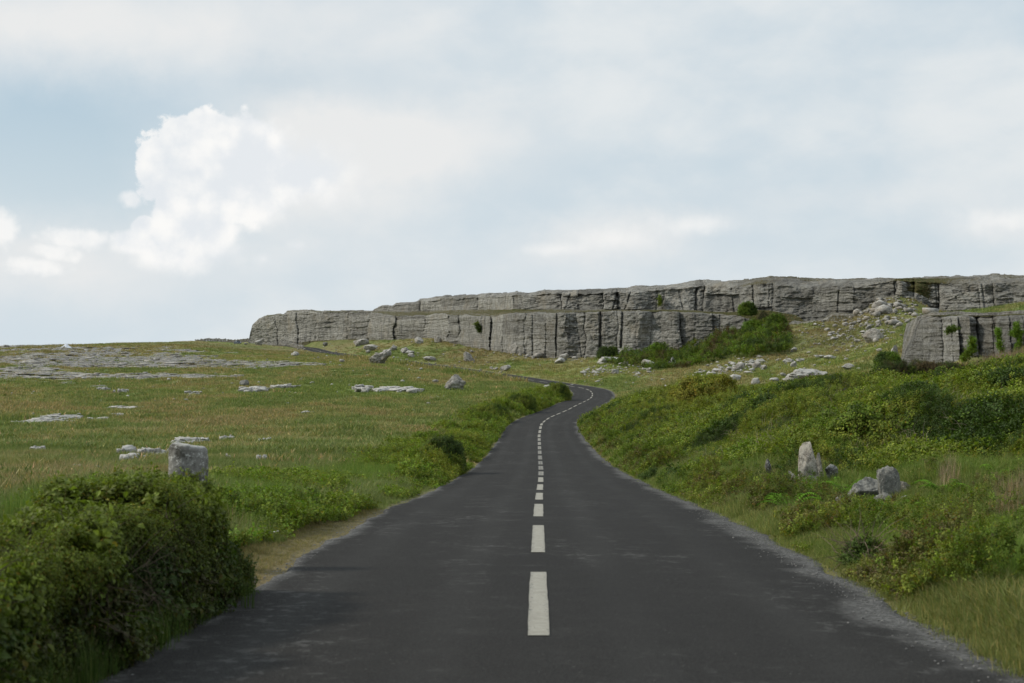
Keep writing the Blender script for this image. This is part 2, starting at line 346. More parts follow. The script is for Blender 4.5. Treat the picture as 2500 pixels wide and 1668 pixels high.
def mat_asphalt():
    m, t, b = material('asphalt'); p = t.new('ShaderNodeNewGeometry').outputs['Position']
    fine = t.noise(p, 60, 3, .7); mid = t.noise(p, 2.0, 6, .65); big = t.noise(t.vm('MULTIPLY', p, (1, .25, 1)), .7, 4, .6); grit = t.noise(p, 24, 2, .6)
    c = t.mix(t.ss(fine, .35, .7), (.016, .0152, .0144), (.040, .0384, .0362))
    c = t.mix(t.m('MULTIPLY', t.ss(mid, .45, .75), .35), c, (.043, .0415, .039))
    e = attr(t, 'edge', out='Fac')                                     # 0 in the middle, 1 at the broken edge
    dust = t.m('MULTIPLY', t.ss(t.m('ADD', t.m('MULTIPLY', big, .6), t.m('MULTIPLY', mid, .5)), .54, .72), t.m('MULTIPLY', t.ss(t.noise(p, 7, 5, .75), .5, .62), .5))
    o = attr(t, 'off', out='Fac'); tr = t.m('SUBTRACT', t.m('ABSOLUTE', t.m('SUBTRACT', t.m('ABSOLUTE', o), 1.3)), .62)
    track = t.m('MULTIPLY', t.ss(t.m('ABSOLUTE', tr), .32, .05), t.lerp(big, .3, .7, .05, .3))
    c = t.mix(track, c, (.056, .0555, .053))
    patch = t.noise(t.vm('MULTIPLY', p, (.5, .12, 1)), 1.0, 2, .4); c = t.mix(t.m('MULTIPLY', t.ss(patch, .56, .62), .2), c, (.018, .0175, .017))
    c = t.mix(dust, c, (.15, .148, .142))
    gv = t.ss(t.m('ADD', e, t.m('ADD', t.m('MULTIPLY', t.m('SUBTRACT', mid, .5), .8), t.m('MULTIPLY', t.m('SUBTRACT', big, .5), 1.2))), .42, .88)
    c = t.mix(t.m('MULTIPLY', gv, .9), c, t.mix(t.ss(grit, .35, .65), (.065, .064, .062), (.165, .163, .158)))
    c = t.mix(t.m('MULTIPLY', t.ss(t.noise(p, 33, 2, .5), .71, .76), .5), c, (.20, .195, .185))
    t.l.new(c, b.inputs['Base Color']); b.inputs['Roughness'].default_value = .9; b.inputs['Specular IOR Level'].default_value = .15
    bump(t, b, t.m('ADD', fine, t.m('MULTIPLY', grit, gv)), .012); return m
def mat_paint():
    m, t, b = material('road paint'); p = t.new('ShaderNodeNewGeometry').outputs['Position']
    n = t.noise(p, 7, 6, .7); f = t.noise(p, 45, 4, .7); w = attr(t, 'wear', out='Fac')
    c = t.mix(t.ss(n, .3, .7), (.25, .236, .195), (.36, .342, .29))
    gone = t.ss(t.m('ADD', t.m('ADD', t.m('MULTIPLY', f, .55), t.m('MULTIPLY', n, .45)), w), .57, .70)
    c = t.mix(gone, c, (.05, .05, .05))
    t.l.new(c, b.inputs['Base Color']); b.inputs['Roughness'].default_value = .8; return m
M_ground = mat_ground(); M_cliff = mat_rock('cliff limestone', (.335, .327, .303), (.18, .174, .16), (.48, .47, .44), (.29, .25, .19), .8, streak=True)
M_rock = mat_rock('weathered limestone', (.33, .312, .282), (.12, .112, .10), (.50, .485, .45), scale=2.2)
M_pale = mat_rock('bleached limestone', (.38, .37, .345), (.15, .145, .13), (.54, .53, .50), (.33, .28, .21), scale=2.2)
M_post = mat_rock('lichened stone', (.24, .233, .215), (.07, .066, .056), (.60, .60, .57), (.26, .18, .11), scale=5)
M_grey = mat_rock('smooth grey stone', (.21, .207, .188), (.10, .099, .09), (.42, .415, .38), (.2, .18, .14), scale=6, pale_top=False)
M_stand = mat_rock('pitted beige stone', (.40, .37, .315), (.13, .115, .095), (.58, .555, .50), (.32, .26, .19), scale=7)
M_asphalt = mat_asphalt(); M_paint = mat_paint()
M_leaf = mat_leaf('leaf'); M_blade = mat_leaf('grass blade', .7, .25, .15); M_twig = mat_leaf('twig', .9, .0, .1)
M_core = mat_plain('dark foliage core', (.035, .036, .018), 1.0, vary=.4, scale=6)  # dark tone of the added cores that stop light showing through leaves

# ------------------------------------------------------------------ ground sheet
cliff_y = tab([(560,560),(606,522),(700,500),(760,482),(850,457),(950,427),(1000,412),(1050,397),(1100,372),(1180,342),(1252,313),(1360,298),(1460,289),(1585,281),(1698,276),(1758,274),(1865,267),(2000,260),(2100,252),(2200,246),(2283,242),(2500,230),(2900,208)])
outcrop_y = tab([(2200,160),(2300,151),(2500,141),(2900,120)])
def pix(X, Y): return CX+F*X/np.maximum(Y, .1)
def bump2(X, Y, u, Yc, su, sl):                         # soft patch round a place on the ground
    return np.exp(-((pix(X, Y)-u)/su)**2-((np.log(np.maximum(Y, 1)/Yc))/sl)**2)
def pave_mask(X, Y):
    m = bump2(X, Y, 150, 255, 340, .36)+.9*bump2(X, Y, 420, 330, 170, .14)+.6*bump2(X, Y, 60, 390, 260, .1)+.8*bump2(X, Y, 90, 205, 170, .07)+.7*bump2(X, Y, 600, 275, 150, .05)+.5*bump2(X, Y, 330, 255, 200, .06)
    n = fbm(X*.05, Y*.022, seed=31, octv=5, gain=.62)
    n2 = fbm(X*.35, Y*.12, seed=33, octv=3); n3 = fbm(X*.02, Y*.045, seed=34, octv=3); return sstep(np.clip(m, 0, 1)*.9+(n-.5)*1.7+(n2-.5)*.8+(n3-.5)*1.5, .42, .68)*(m > .12)
def turf_col(X, Y):
    n = fbm(X*.10, Y*.035, seed=21, octv=4); n2 = fbm(X*.45, Y*.18, seed=22, octv=3); n3 = fbm(X*.03, Y*.02, seed=23, octv=3)
    k = np.clip((n-.5)*2.6+(n2-.5)*1.6+(n3-.5)*1.2+.5, 0, 1)
    brown = sstep(k, .60, .92)
    slope = .8*bump2(X, Y, 2030, 232, 130, .12)+.75*bump2(X, Y, 2120, 245, 120, .08)+.7*bump2(X, Y, 1190, 330, 110, .10)+.8*bump2(X, Y, 560, 430, 240, .12)+.6*bump2(X, Y, 830, 450, 150, .08)+.5*bump2(X, Y, 120, 300, 250, .3)
    brown = np.clip(brown*.8+slope*(.55+.6*n2)*.75, 0, 1)
    rvg = (road_off(X, Y) > 0)*(Y < 70); brown = brown*(1-.65*rvg)
    lush = np.clip(.55*rvg+bump2(X, Y, 700, 285, 230, .11)+.8*bump2(X, Y, 1450, 250, 240, .10)+.7*bump2(X, Y, 2000, 190, 200, .08)+.4*bump2(X, Y, 900, 160, 500, .1), 0, 1)
    g = np.array([.146, .190, .060]); ol = np.array([.205, .222, .085]); br = np.array([.240, .210, .100]); lu = np.array([.165, .235, .042])
    base = g+(ol-g)*sstep(k, .2, .5)[..., None]
    base = base+(lu-base)*(lush*.7)[..., None]
    c = base+(br-base)*(brown*.85*(1-.5*lush))[..., None]
    return c*(1-.22*np.clip(slope, 0, 1))[..., None]
def build_ground():
    th = np.concatenate([np.radians(np.linspace(-180, -27, 46))[:-1], np.radians(np.linspace(-27, 27, 641)), np.radians(np.linspace(27, 180, 46))[1:]])
    lr = np.concatenate([np.linspace(math.log(.8), math.log(7), 26)[:-1], np.linspace(math.log(7), math.log(640), 470), np.linspace(math.log(640), math.log(7000), 40)[1:]])
    T, R = np.meshgrid(th, np.exp(lr)); X = R*np.sin(T); Y = R*np.cos(T)
    Z = ground(X, Y); pm = pave_mask(X, Y)*(Y > 100)
    Z = Z+pm*.18*(fbm(X*.5, Y*.3, seed=40, octv=2) > .5)
    V = np.stack([X, Y, Z], -1).reshape(-1, 3); C = turf_col(X, Y)
    o = road_off(X, Y); near = (np.abs(o) < 3.3) & (Y < 300) & (Y > -60)     # trampled dusty edge
    lf = ((o < 0) & (o > -3.0-1.2*fbm(Y*.5, Y*0, seed=141)) & (Y > 12) & (Y < 25)); C = np.where(lf[..., None], C*.45+np.array([.24, .185, .095])*.55, C)
    C = np.where((near)[..., None], C*.4+np.array([.15, .115, .07])*.6, C)
    me = mesh_np('ground', V, grid_faces(len(lr), len(th)), M_ground, True, {'tint': C.reshape(-1, 3), 'rock': pm.ravel()})
    obj('ground', me, kind='structure')
build_ground()

# ------------------------------------------------------------------ road, centre dashes, pale path
def build_road():
    Y = np.concatenate([np.arange(-60, 60, .2), np.arange(60, 230, .5), np.arange(230, 589, 1.5)])
    L = 2.62+(fbm(Y*.9, Y*0, seed=50)-.5)*.22+(fbm(Y*6, Y*0, seed=54)-.5)*.1
    Rr = 3.02+(fbm(Y*.7, Y*0, seed=51)-.5)*.35+(fbm(Y*6, Y*0, seed=55)-.5)*.1
    cols = np.array([-1, -.985, -.96, -.92, -.86, -.75, -.5, -.2, 0, .2, .5, .7, .8, .86, .91, .95, .98, 1.0])
    off = np.where(cols[None] < 0, cols[None]*L[:, None], cols[None]*Rr[:, None])
    h = HEAD(Y)[:, None]; q = 1/np.sqrt(1+h*h)
    X = XR(Y)[:, None]+off*q; YY = Y[:, None]-off*h*q
    Z = ZR(Y)[:, None]-.012*np.abs(off)-.05*(np.abs(cols) > .99)[None]
    ed = np.where(cols[None] > 0, np.clip(1-(Rr[:, None]-off)/.85, 0, 1), np.clip(1-(L[:, None]+off)/.42, 0, 1)*.8)*np.ones_like(X)
    road = obj('road', mesh_np('road', np.stack([X, YY, Z], -1).reshape(-1, 3), grid_faces(len(Y), len(cols)), M_asphalt, True, {'edge': ed.ravel(), 'off': (off*np.ones_like(X)).ravel()}), kind='structure')
    s = np.concatenate([[0], np.cumsum(np.hypot(np.diff(XR(Y)), np.diff(Y)))]); Ys = lambda q: np.interp(q, s, Y)
    s0 = np.interp(9.95, Y, s); k = -1
    while True:
        a = s0+k*6.0; k += 1
        ya = float(Ys(a)); yb = float(Ys(a+4.0))
        if yb > 520: break
        worn = 44 < ya < 113
        n = 14 if ya < 130 else 6
        yy = Ys(np.linspace(a, a+4.0, n)); hh = HEAD(yy); qq = 1/np.sqrt(1+hh*hh)
        wl = .078 if not worn else .1
        rows = []
        side = np.array([-wl, -wl*.4, .0, wl*.45, wl]); side = side[None]+(RNG.random((n, 5))-.5)*.008
        if ya > 200: side = side*1.3
        wv = np.zeros((n, 5))
        if worn: wv[:] = .20*(1-abs(ya-58)/90); wv[:, 1] -= .10; wv[:, 3] -= .10; wv[::4] -= .14
        V = np.stack([XR(yy)[:, None]+side*qq[:, None], yy[:, None]-side*(hh*qq)[:, None], (ZR(yy)+.006)[:, None]+0*side], -1).reshape(-1, 3)
        wv[:, 0] += .07; wv[:, 4] += .07; wv += .03
        me = mesh_np('centre_dash', V, grid_faces(n, 5), M_paint, True, {'wear': wv.ravel()})
        obj('centre_dash', me, road)
build_road()

def build_path():
    pts = np.array([hit(u, v)[:2] for u, v in ((1285, 878), (1320, 879.5), (1360, 880.5), (1400, 880), (1430, 877), (1452, 873), (1466, 868))])
    k = np.linspace(0, 6, 40); x = np.interp(k, range(7), pts[:, 0]); y = np.interp(k, range(7), pts[:, 1]); o = np.linspace(-1, 1, 5)
    dx, dy = np.gradient(x), np.gradient(y); l = np.hypot(dx, dy); w = .9+.3*np.sin(k*4)
    X = x[:, None]-dy[:, None]/l[:, None]*o*w[:, None]; Y = y[:, None]+dx[:, None]/l[:, None]*o*w[:, None]
    Z = ground(X, Y, False)+.12-.1*np.abs(o)
    obj('path', mesh_np('path', np.stack([X, Y, Z], -1).reshape(-1, 3), grid_faces(40, 5), mat_plain('pale trodden path', (.36, .32, .25), .95, vary=.25, scale=3), True), kind='structure')
build_path()
# ------------------------------------------------------------------ cliffs
def build_cliff(name, u0, u1, ncol, vb, vt1, vb2, vsky, yb, joints1, joints2, seed, lean=1.1, two=True, back=90):
    rng = np.random.default_rng(seed)
    U = np.linspace(u0, u1, ncol)
    if two: U = np.unique(np.concatenate([U, np.linspace(u0, u0+90, 160)]))
    n = len(U); Yb = yb(U); rough = (fbm(U*.05, U*0, seed=seed+1, octv=5)-.5)+(hash3(np.floor(U/9+2*fbm(U*.03, U*0, seed=seed+2)), 0*U, 0*U, seed)-.5)*.55+(hash3(np.floor(U/23), 0*U, 0*U, seed+1)-.5)*.6
    zt = lambda v, Y: -(v-CY)/F*Y
    rows1, rowsL, rows2, rowsT, rowsB = 104, 14, 74 if two else 6, 44, 14
    zb = zt(vb(U), Yb); z1 = np.maximum(zt(vt1(U)+rough*3, Yb+lean), zb+.02)
    hgt1 = z1-zb
    D1 = lean*np.clip(hgt1/6, .05, 1.3)
    Dl = D1+np.clip(hgt1, .3, 5)*(1 if two else .5)
    D1 = D1+np.clip(hgt1*.13, .1, 1.1)*(1.0 if two else 1.6); Dl = Dl+np.clip(hgt1*.13, .1, 1.1)*(1.0 if two else 1.6)
    z2 = np.maximum(zt(vb2(U), Yb+Dl), z1+.05)
    zs = zt(vsky(U)+rough*2.2, Yb+Dl+16); zs = np.maximum(zs, z2+.1)
    hs = zs-z2; z2t = z2+hs*.72; D2 = Dl+np.clip(hs*.28, .1, 2.2)
    Ds = D2+np.clip(hs*2.4, .8, 14)
    rowD, rowZ, kindr, hfr = [], [], [], []
    for t in np.linspace(0, 1, 8)[:-1]: rowD.append(-1.2+1.2*t+0*U); rowZ.append(zb-3+3*t); kindr.append(0); hfr.append(0)
    crest = np.clip(hgt1*.13, .1, 1.1)*(1.0 if two else 1.6)
    for t in np.linspace(0, 1, rows1):
        q = max(0, t-.80)/.20; f = t if t < .80 else .80+.20*math.sin(q*math.pi/2)**.95
        rowD.append((D1-crest)*t+crest*(q**2.4)); rowZ.append(zb+(z1-zb)*f); kindr.append(1); hfr.append(t)
    for t in np.linspace(0, 1, rowsL)[1:]: rowD.append(D1+(Dl-D1)*t); rowZ.append(z1+(z2-z1)*t**1.3); kindr.append(2); hfr.append(t)
    for t in np.linspace(0, 1, rows2)[1:]: rowD.append(Dl+(D2-Dl)*t); rowZ.append(z2+(z2t-z2)*t); kindr.append(3); hfr.append(t)
    for t in np.linspace(0, 1, rowsT)[1:]: rowD.append(D2+(Ds-D2)*t**1.25); rowZ.append(z2t+(zs-z2t)*np.sin(t*math.pi/2)**.85); kindr.append(4); hfr.append(t)
    for t in np.linspace(0, 1, rowsB)[1:]: rowD.append(Ds+back*t*np.clip(hs+hgt1, .1, 8)/8); rowZ.append(zs-1.2*t-(zs+10)*max(0, t-.6)/.4); kindr.append(5); hfr.append(t)
    D = np.array(rowD); Z = np.array(rowZ); K = np.array(kindr)[:, None]+0*D; T = np.array(hfr)[:, None]+0*D
    UU = U[None]+0*D; amp = np.clip(hgt1/4, .08, 1)[None]*(K <= 2)+np.clip(hs/3.5, .08, 1)[None]*(K > 2)
    face = ((K == 1)*1.0+(K == 3)*1.0+(K == 4)*.35+(K == 2)*.25+(K == 0)*1.0)
    disp = np.zeros_like(D); tone_b = np.full(D.shape, .5)
    blocky = sstep(fbm(UU*.0055, Z*.05, seed=seed+70, octv=3), .38, .66)*.8+(.2 if two else .6)
    if two: blocky = np.clip(blocky+.45*(UU < 1000)+.5*np.exp(-((UU-2080)/130)**2)-.35*np.exp(-((UU-1520)/190)**2)*(K <= 2), .12, 1.15)
    def jointed(js, mask, gap, h0):
        uj = UU+(fbm(Z*.30, UU*.010, seed=seed+7, octv=3)-.5)*13
        acc = np.zeros_like(D); pos = []
        for ut, ub, w, dp in js:                           # named cracks lean from top to foot
            line = ub+(ut-ub)*T+(fbm(T*5+ut, T*0, seed=seed+9, octv=3)-.5)*2.6
            acc += dp*.62*np.exp(-((UU-line)/(w*.62))**2)*sstep(fbm(T*3+ub, T*0+3, seed=seed+19, octv=2), .12, .62)+.25*dp*np.exp(-((UU-line)/(w*2.2))**2)*(UU > line)
        p = u0
        while p < u1: p += rng.uniform(gap*.3, gap*2.2); pos.append(p)
        pos = np.sort(np.array(pos)); idx = np.searchsorted(pos, uj)
        offs = rng.uniform(-.7, .7, len(pos)+2); bedh = rng.uniform(.8, 3.6, len(pos)+2); ph = rng.uniform(0, 5, len(pos)+2); gs = rng.uniform(0, 1.15, len(pos)+2)**1.5; tw = rng.normal(size=len(pos)+2)*.045; lean_ = rng.normal(size=len(pos)+2)*.14
        zz = Z+.9*(fbm(UU*.02, Z*.3, seed=seed+8, octv=3)-.5)
        b = zz/bedh[idx]+ph[idx]; bi = np.floor(b); bf = b-bi
        piece = hash3(idx, bi, 0*bi, seed+5)-.5
        l = uj-pos[np.clip(idx-1, 0, len(pos)-1)]; r_ = pos[np.clip(idx, 0, len(pos)-1)]-uj; dl = np.minimum(np.abs(l), np.abs(r_))
        near = np.where(np.abs(l) < np.abs(r_), np.clip(idx-1, 0, len(pos)-1), np.clip(idx, 0, len(pos)-1))
        groove_v = np.exp(-(dl/1.5)**2)*gs[near]*1.1
        groove_h = np.exp(-(np.minimum(bf, 1-bf)*bedh[idx]/.13)**2)*(hash3(idx, bi, 0*bi+3, seed+6)**2)*.26
        rnd = np.exp(-(dl/7)**2)*.35*gs[near]
        turn = tw[idx]*np.clip(l, 0, 60)*np.where(l > 0, 1, 0)-tw[idx]*15+lean_[idx]*(Z-zb[None]-3)+(hash3(idx, bi, 0*bi+9, seed+3)-.5)*.05*np.clip(l, 0, 40)*blocky
        turn = np.clip(turn, -1.1, 1.1)
        tone_b[:] = np.where(mask, .5+.55*piece+.28*offs[idx]*.5+.3*(hash3(idx, 0*bi, 0*bi+4, seed+2)-.5), tone_b)
        return (turn-offs[idx]*.55-piece*.6*blocky+(groove_v+rnd)*(.35+.65*blocky)+groove_h*blocky+acc)*mask
    disp += jointed(joints1, (K <= 2), 36, 0)*face
    disp += jointed(joints2, (K >= 3) & (K < 5), 48, 0)*face
    mp = UU*Yb[None]/F                                     # metres along the face
    broken = (fbm(mp*.55, Z*.75, D*.2, seed=seed+11, octv=5, gain=.6)-.5)
    ridg = np.abs(fbm(mp*.5+Z*.25, Z*.6-mp*.12, seed=seed+15, octv=4, gain=.6)-.5)
    disp += face*(broken*(.7+1.1*blocky)+np.clip(.06-ridg, 0, .06)*7.5*blocky)
    disp += face*((fbm(mp*1.9, Z*2.6, seed=seed+14, octv=3, gain=.6)-.5)*.75+(fbm(mp*.10, Z*.08, seed=seed+12)-.5)*3.0)
    # continuous bedding planes across the whole face
    for zz in np.arange(-5, 16, 1.15):
        zl = zz+rng.uniform(-.3, .3)+(fbm(mp*.05, mp*0, seed=seed+20+int(zz*3)+30)-.5)*.9
        disp += face*np.exp(-((Z-zl)/.10)**2)*rng.uniform(.05, .26)*sstep(fbm(mp*.09, mp*0+zz, seed=seed+60), .45, .6)
    D = D+disp*amp
    flatk = ((K == 2)*.35+(K == 4)*.9+(K == 5)*.35)
    mD = D+Yb[None]
    Z = Z+flatk*amp*((fbm(mp*.25, mD*.25, seed=seed+13, octv=5, gain=.6)-.5)*1.4)
    step = np.round(Z/.8)*.8+np.clip((Z/.8-np.round(Z/.8))*.8, -.12, .12)
    Z = np.where(K == 4, Z*.75+step*.25, Z)
    Y = Yb[None]+D; X = (UU-CX)/F*Yb[None]+disp*0
    X = X*(Y/Yb[None])**.6
    veg = (K == 2)*(.75)+(K == 0)*.6+(K == 5)*.5+(K == 4)*(.22+.28*sstep(UU, 1500, 1900)*1)+((K == 1) & (T < .06))*.4
    veg = veg+(.75*np.exp(-((UU-2250)/42)**2)*((K == 3) & (T > .35) | (K == 4) & (T < .3))+.5*np.exp(-((UU-2130)/70)**2)*(K == 3)*(T < .7) if two else 0)
    if not two: veg = np.where((K == 2) | (K == 3) | (K == 4), veg*sstep(UU, 2262, 2300), veg)
    veg = veg*(0.55+.9*fbm(mp*.12, D*.2, seed=seed+31))-.06
    V = np.stack([X, Y, Z], -1).reshape(-1, 3)
    me = mesh_np(name, V, grid_faces(D.shape[0], n), M_cliff, True, {'veg': veg.ravel(), 'bedtone': tone_b.ravel()})
    me.shade_flat() if False else None
    return obj(name, me, kind='structure')
t_base = tab([(606,837),(640,839),(700,837),(760,831),(830,827),(900,828),(1000,827),(1050,821),(1080,827),(1104,839),(1180,851),(1252,865),(1359,876),(1460,870),(1518,863),(1585,866),(1634,853),(1698,854),(1730,842),(1758,822),(1808,812),(1865,804),(1907,809),(1935,786),(1965,787),(2005,784),(2034,766),(2095,768),(2121,752),(2150,730),(2190,722),(2230,726),(2262,746),(2283,762),(2370,760),(2500,762),(2900,766)])
t_top1 = tab([(606,836),(611,810),(616,794),(628,782),(650,772),(690,769),(699,762),(745,761),(849,762),(907,763),(965,771),(1023,771),(1081,766),(1197,773),(1240,767),(1287,764),(1359,764),(1460,761.5),(1518,759),(1634,761),(1698,764),(1758,767),(1808,773),(1865,792),(1907,803),(1935,785),(1965,786.5),(2005,783.5),(2034,765.5),(2095,767.5),(2121,751.5),(2150,729.5),(2190,721.5),(2230,725.5),(2262,745.5),(2283,761),(2370,759),(2500,761),(2900,765)])
t_base2 = tab([(606,835),(611,809),(616,793),(628,781),(650,771),(690,768),(699,761),(745,760),(849,761),(907,762),(940,760),(990,761),(1095,757),(1225,756),(1562,756),(1674,757),(1758,763),(1808,761),(1843,757),(1878,758),(1947,770),(1965,785),(2005,783),(2034,765),(2095,767),(2121,751),(2150,729),(2190,721),(2230,725),(2262,745),(2283,760.5),(2370,758.5),(2500,760.5),(2900,764)])
t_sky = tab([(606,834),(611,808),(616,792),(628,780),(650,770),(690,767),(699,760),(745,759),(780,761),(849,760),(907,761),(912,756),(933,748),(956,748),(965,742),(1017,738),(1023,734),(1058,730),(1089,723),(1139,722),(1240,718),(1310,715),(1327,710),(1385,710),(1460,708),(1547,704),(1648,698),(1692,691.5),(1735,686),(1836,684),(1880,679.5),(1892,676),(1979,680.5),(2109,685),(2225,684),(2268,680),(2341,676),(2500,676),(2900,672)])
J1 = [(700,704,2.2,.8),(751,748,2.4,.4),(826,824,2.6,.5),(880,868,2.2,.35),(966,966,2,.5),(1010,1012,1.8,.6),(1120,1122,1.8,.6),(1180,1176,2,.3),(1300,1300,2.0,.9),(1359,1357,2.3,2.6),(1392,1390,1.6,.5),
      (1405,1420,1.8,.7),(1467,1464,3.2,2.8),(1521,1514,3.0,2.4),(1555,1553,2,.5),(1594,1587,2.4,1.1),(1640,1642,1.8,.3),(1698,1693,2,.7),(1758,1756,2.2,.8)]
J2 = [(1249,1244,1.8,.6),(1393,1380,2.0,1.2),(1509,1498,2.2,1.6),(1542,1528,2.2,1.6),(1610,1606,2,.7),(1662,1672,1.8,.7),(1706,1703,2.2,1.3),(1790,1797,2,.9),(1841,1843,2.2,1.6),(1880,1878,1.8,.8),(2050,2046,2,.7),(2187,2190,2.4,1.1),(2290,2292,2,.8),(2400,2404,2,.8)]
build_cliff('cliff', 606, 2900, 1500, t_base, t_top1, t_base2, t_sky, cliff_y, J1, J2, 100)
ot = tab([(2203,903),(2215,864),(2232,832),(2245,802),(2256,782),(2289,773),(2355,770),(2399,773),(2456,772),(2500,769),(2900,760)])
build_cliff('cliff', 2203, 2900, 620, tab([(2203,905),(2230,912),(2330,920),(2500,918),(2900,915)]), ot, lambda u: ot(u)-1.5, lambda u: ot(u)-3.0, outcrop_y,
            [(2396,2402,4,1.6),(2388,2412,3,.8),(2440,2436,2.5,.9),(2474,2470,2.6,1.0),(2330,2330,2,.4)], [], 300, lean=2.0, two=False, back=26)

# ------------------------------------------------------------------ stones
_ico = {}
def ico(sub):
    if sub not in _ico:
        bm = bmesh.new(); bmesh.ops.create_icosphere(bm, subdivisions=sub, radius=1); bm.verts.ensure_lookup_table()
        _ico[sub] = (np.array([v.co[:] for v in bm.verts]), np.array([[v.index for v in f.verts] for f in bm.faces])); bm.free()
    return _ico[sub]
def rock_verts(seed, sub=3, planes=9, rough=.18, flat=None, taper=0, shear=0, tilt=0, boxy=0, long=.55):
    rng = np.random.default_rng(seed); V, T = ico(sub); V = V.copy()
    if boxy: V = np.sign(V)*np.abs(V)**(1-boxy); V /= np.abs(V).max()
    for _ in range(planes):
        nrm = rng.normal(size=3); nrm /= np.linalg.norm(nrm); d = rng.uniform(.45, .85)
        s = V@nrm-d; V = V-np.outer(np.clip(s, 0, None)*.96, nrm)
    if flat: V[:, 2] = np.minimum(V[:, 2], flat+V[:, 0]*rng.uniform(-.12, .12))
    if tilt: V = V*[1, .8, long]; c_, s_ = math.cos(tilt), math.sin(tilt); V = np.stack([V[:, 0]*c_-V[:, 2]*s_, V[:, 1], V[:, 0]*s_+V[:, 2]*c_], 1)
    nrm = V/np.linalg.norm(V, axis=1, keepdims=True)
    n = fbm(V[:, 0]*2.1+seed, V[:, 1]*2.1, V[:, 2]*2.1, seed=seed, octv=5, gain=.6)-.5
    rg = np.abs(fbm(V[:, 0]*3+7, V[:, 1]*3, V[:, 2]*4.5, seed=seed+3, octv=3)-.5)
    n = n+.35*(fbm(V[:, 0]*8+seed, V[:, 1]*8, V[:, 2]*8, seed=seed+8, octv=3)-.5)
    V = V+nrm*(n*rough*1.8-np.clip(.07-rg, 0, .07)*rough*5)[:, None]
    lo, hi = V.min(0), V.max(0); V = (V-(lo+hi)/2)/(hi-lo); V[:, 2] += .5          # unit box, foot at 0
    if taper: V[:, :2] *= (1-taper*V[:, 2])[:, None]
    if shear: V[:, 0] += shear*(V[:, 2]-.5)
    V[:, 0] /= np.ptp(V[:, 0]); return V, T
_rm = {}
def rock_mesh(seed, mat, **kw):
    key = (seed, mat.name, tuple(sorted(kw.items())))
    if key not in _rm:
        V, T = rock_verts(seed, **kw); _rm[key] = mesh_np('stone', V, T, mat, True)
    return _rm[key]
def stone_at(name, box, seed, mat, label, cat, group=None, depth=.8, sink=.18, yaw=None, kind=None, **kw):
    x0, x1, vt, vb = box; X, Y, Z = hit((x0+x1)/2, vb)
    w = (x1-x0)/F*Y; h = max((vb-vt)/F*Y, .04); d = w*depth
    yc = Y+d*.35; xc = (x0+x1-2*CX)/2/F*yc
    z = float(ground(xc, yc, False))
    o = obj(name, rock_mesh(seed, mat, **kw), loc=(xc, yc, min(z, Z)-h*sink), rot=(0, 0, 0 if yaw is None else yaw), scale=(w*1.03, d, h*(1+sink)), label=label, cat=cat, group=group, kind=kind)
    return o
near_kw = dict(sub=5)
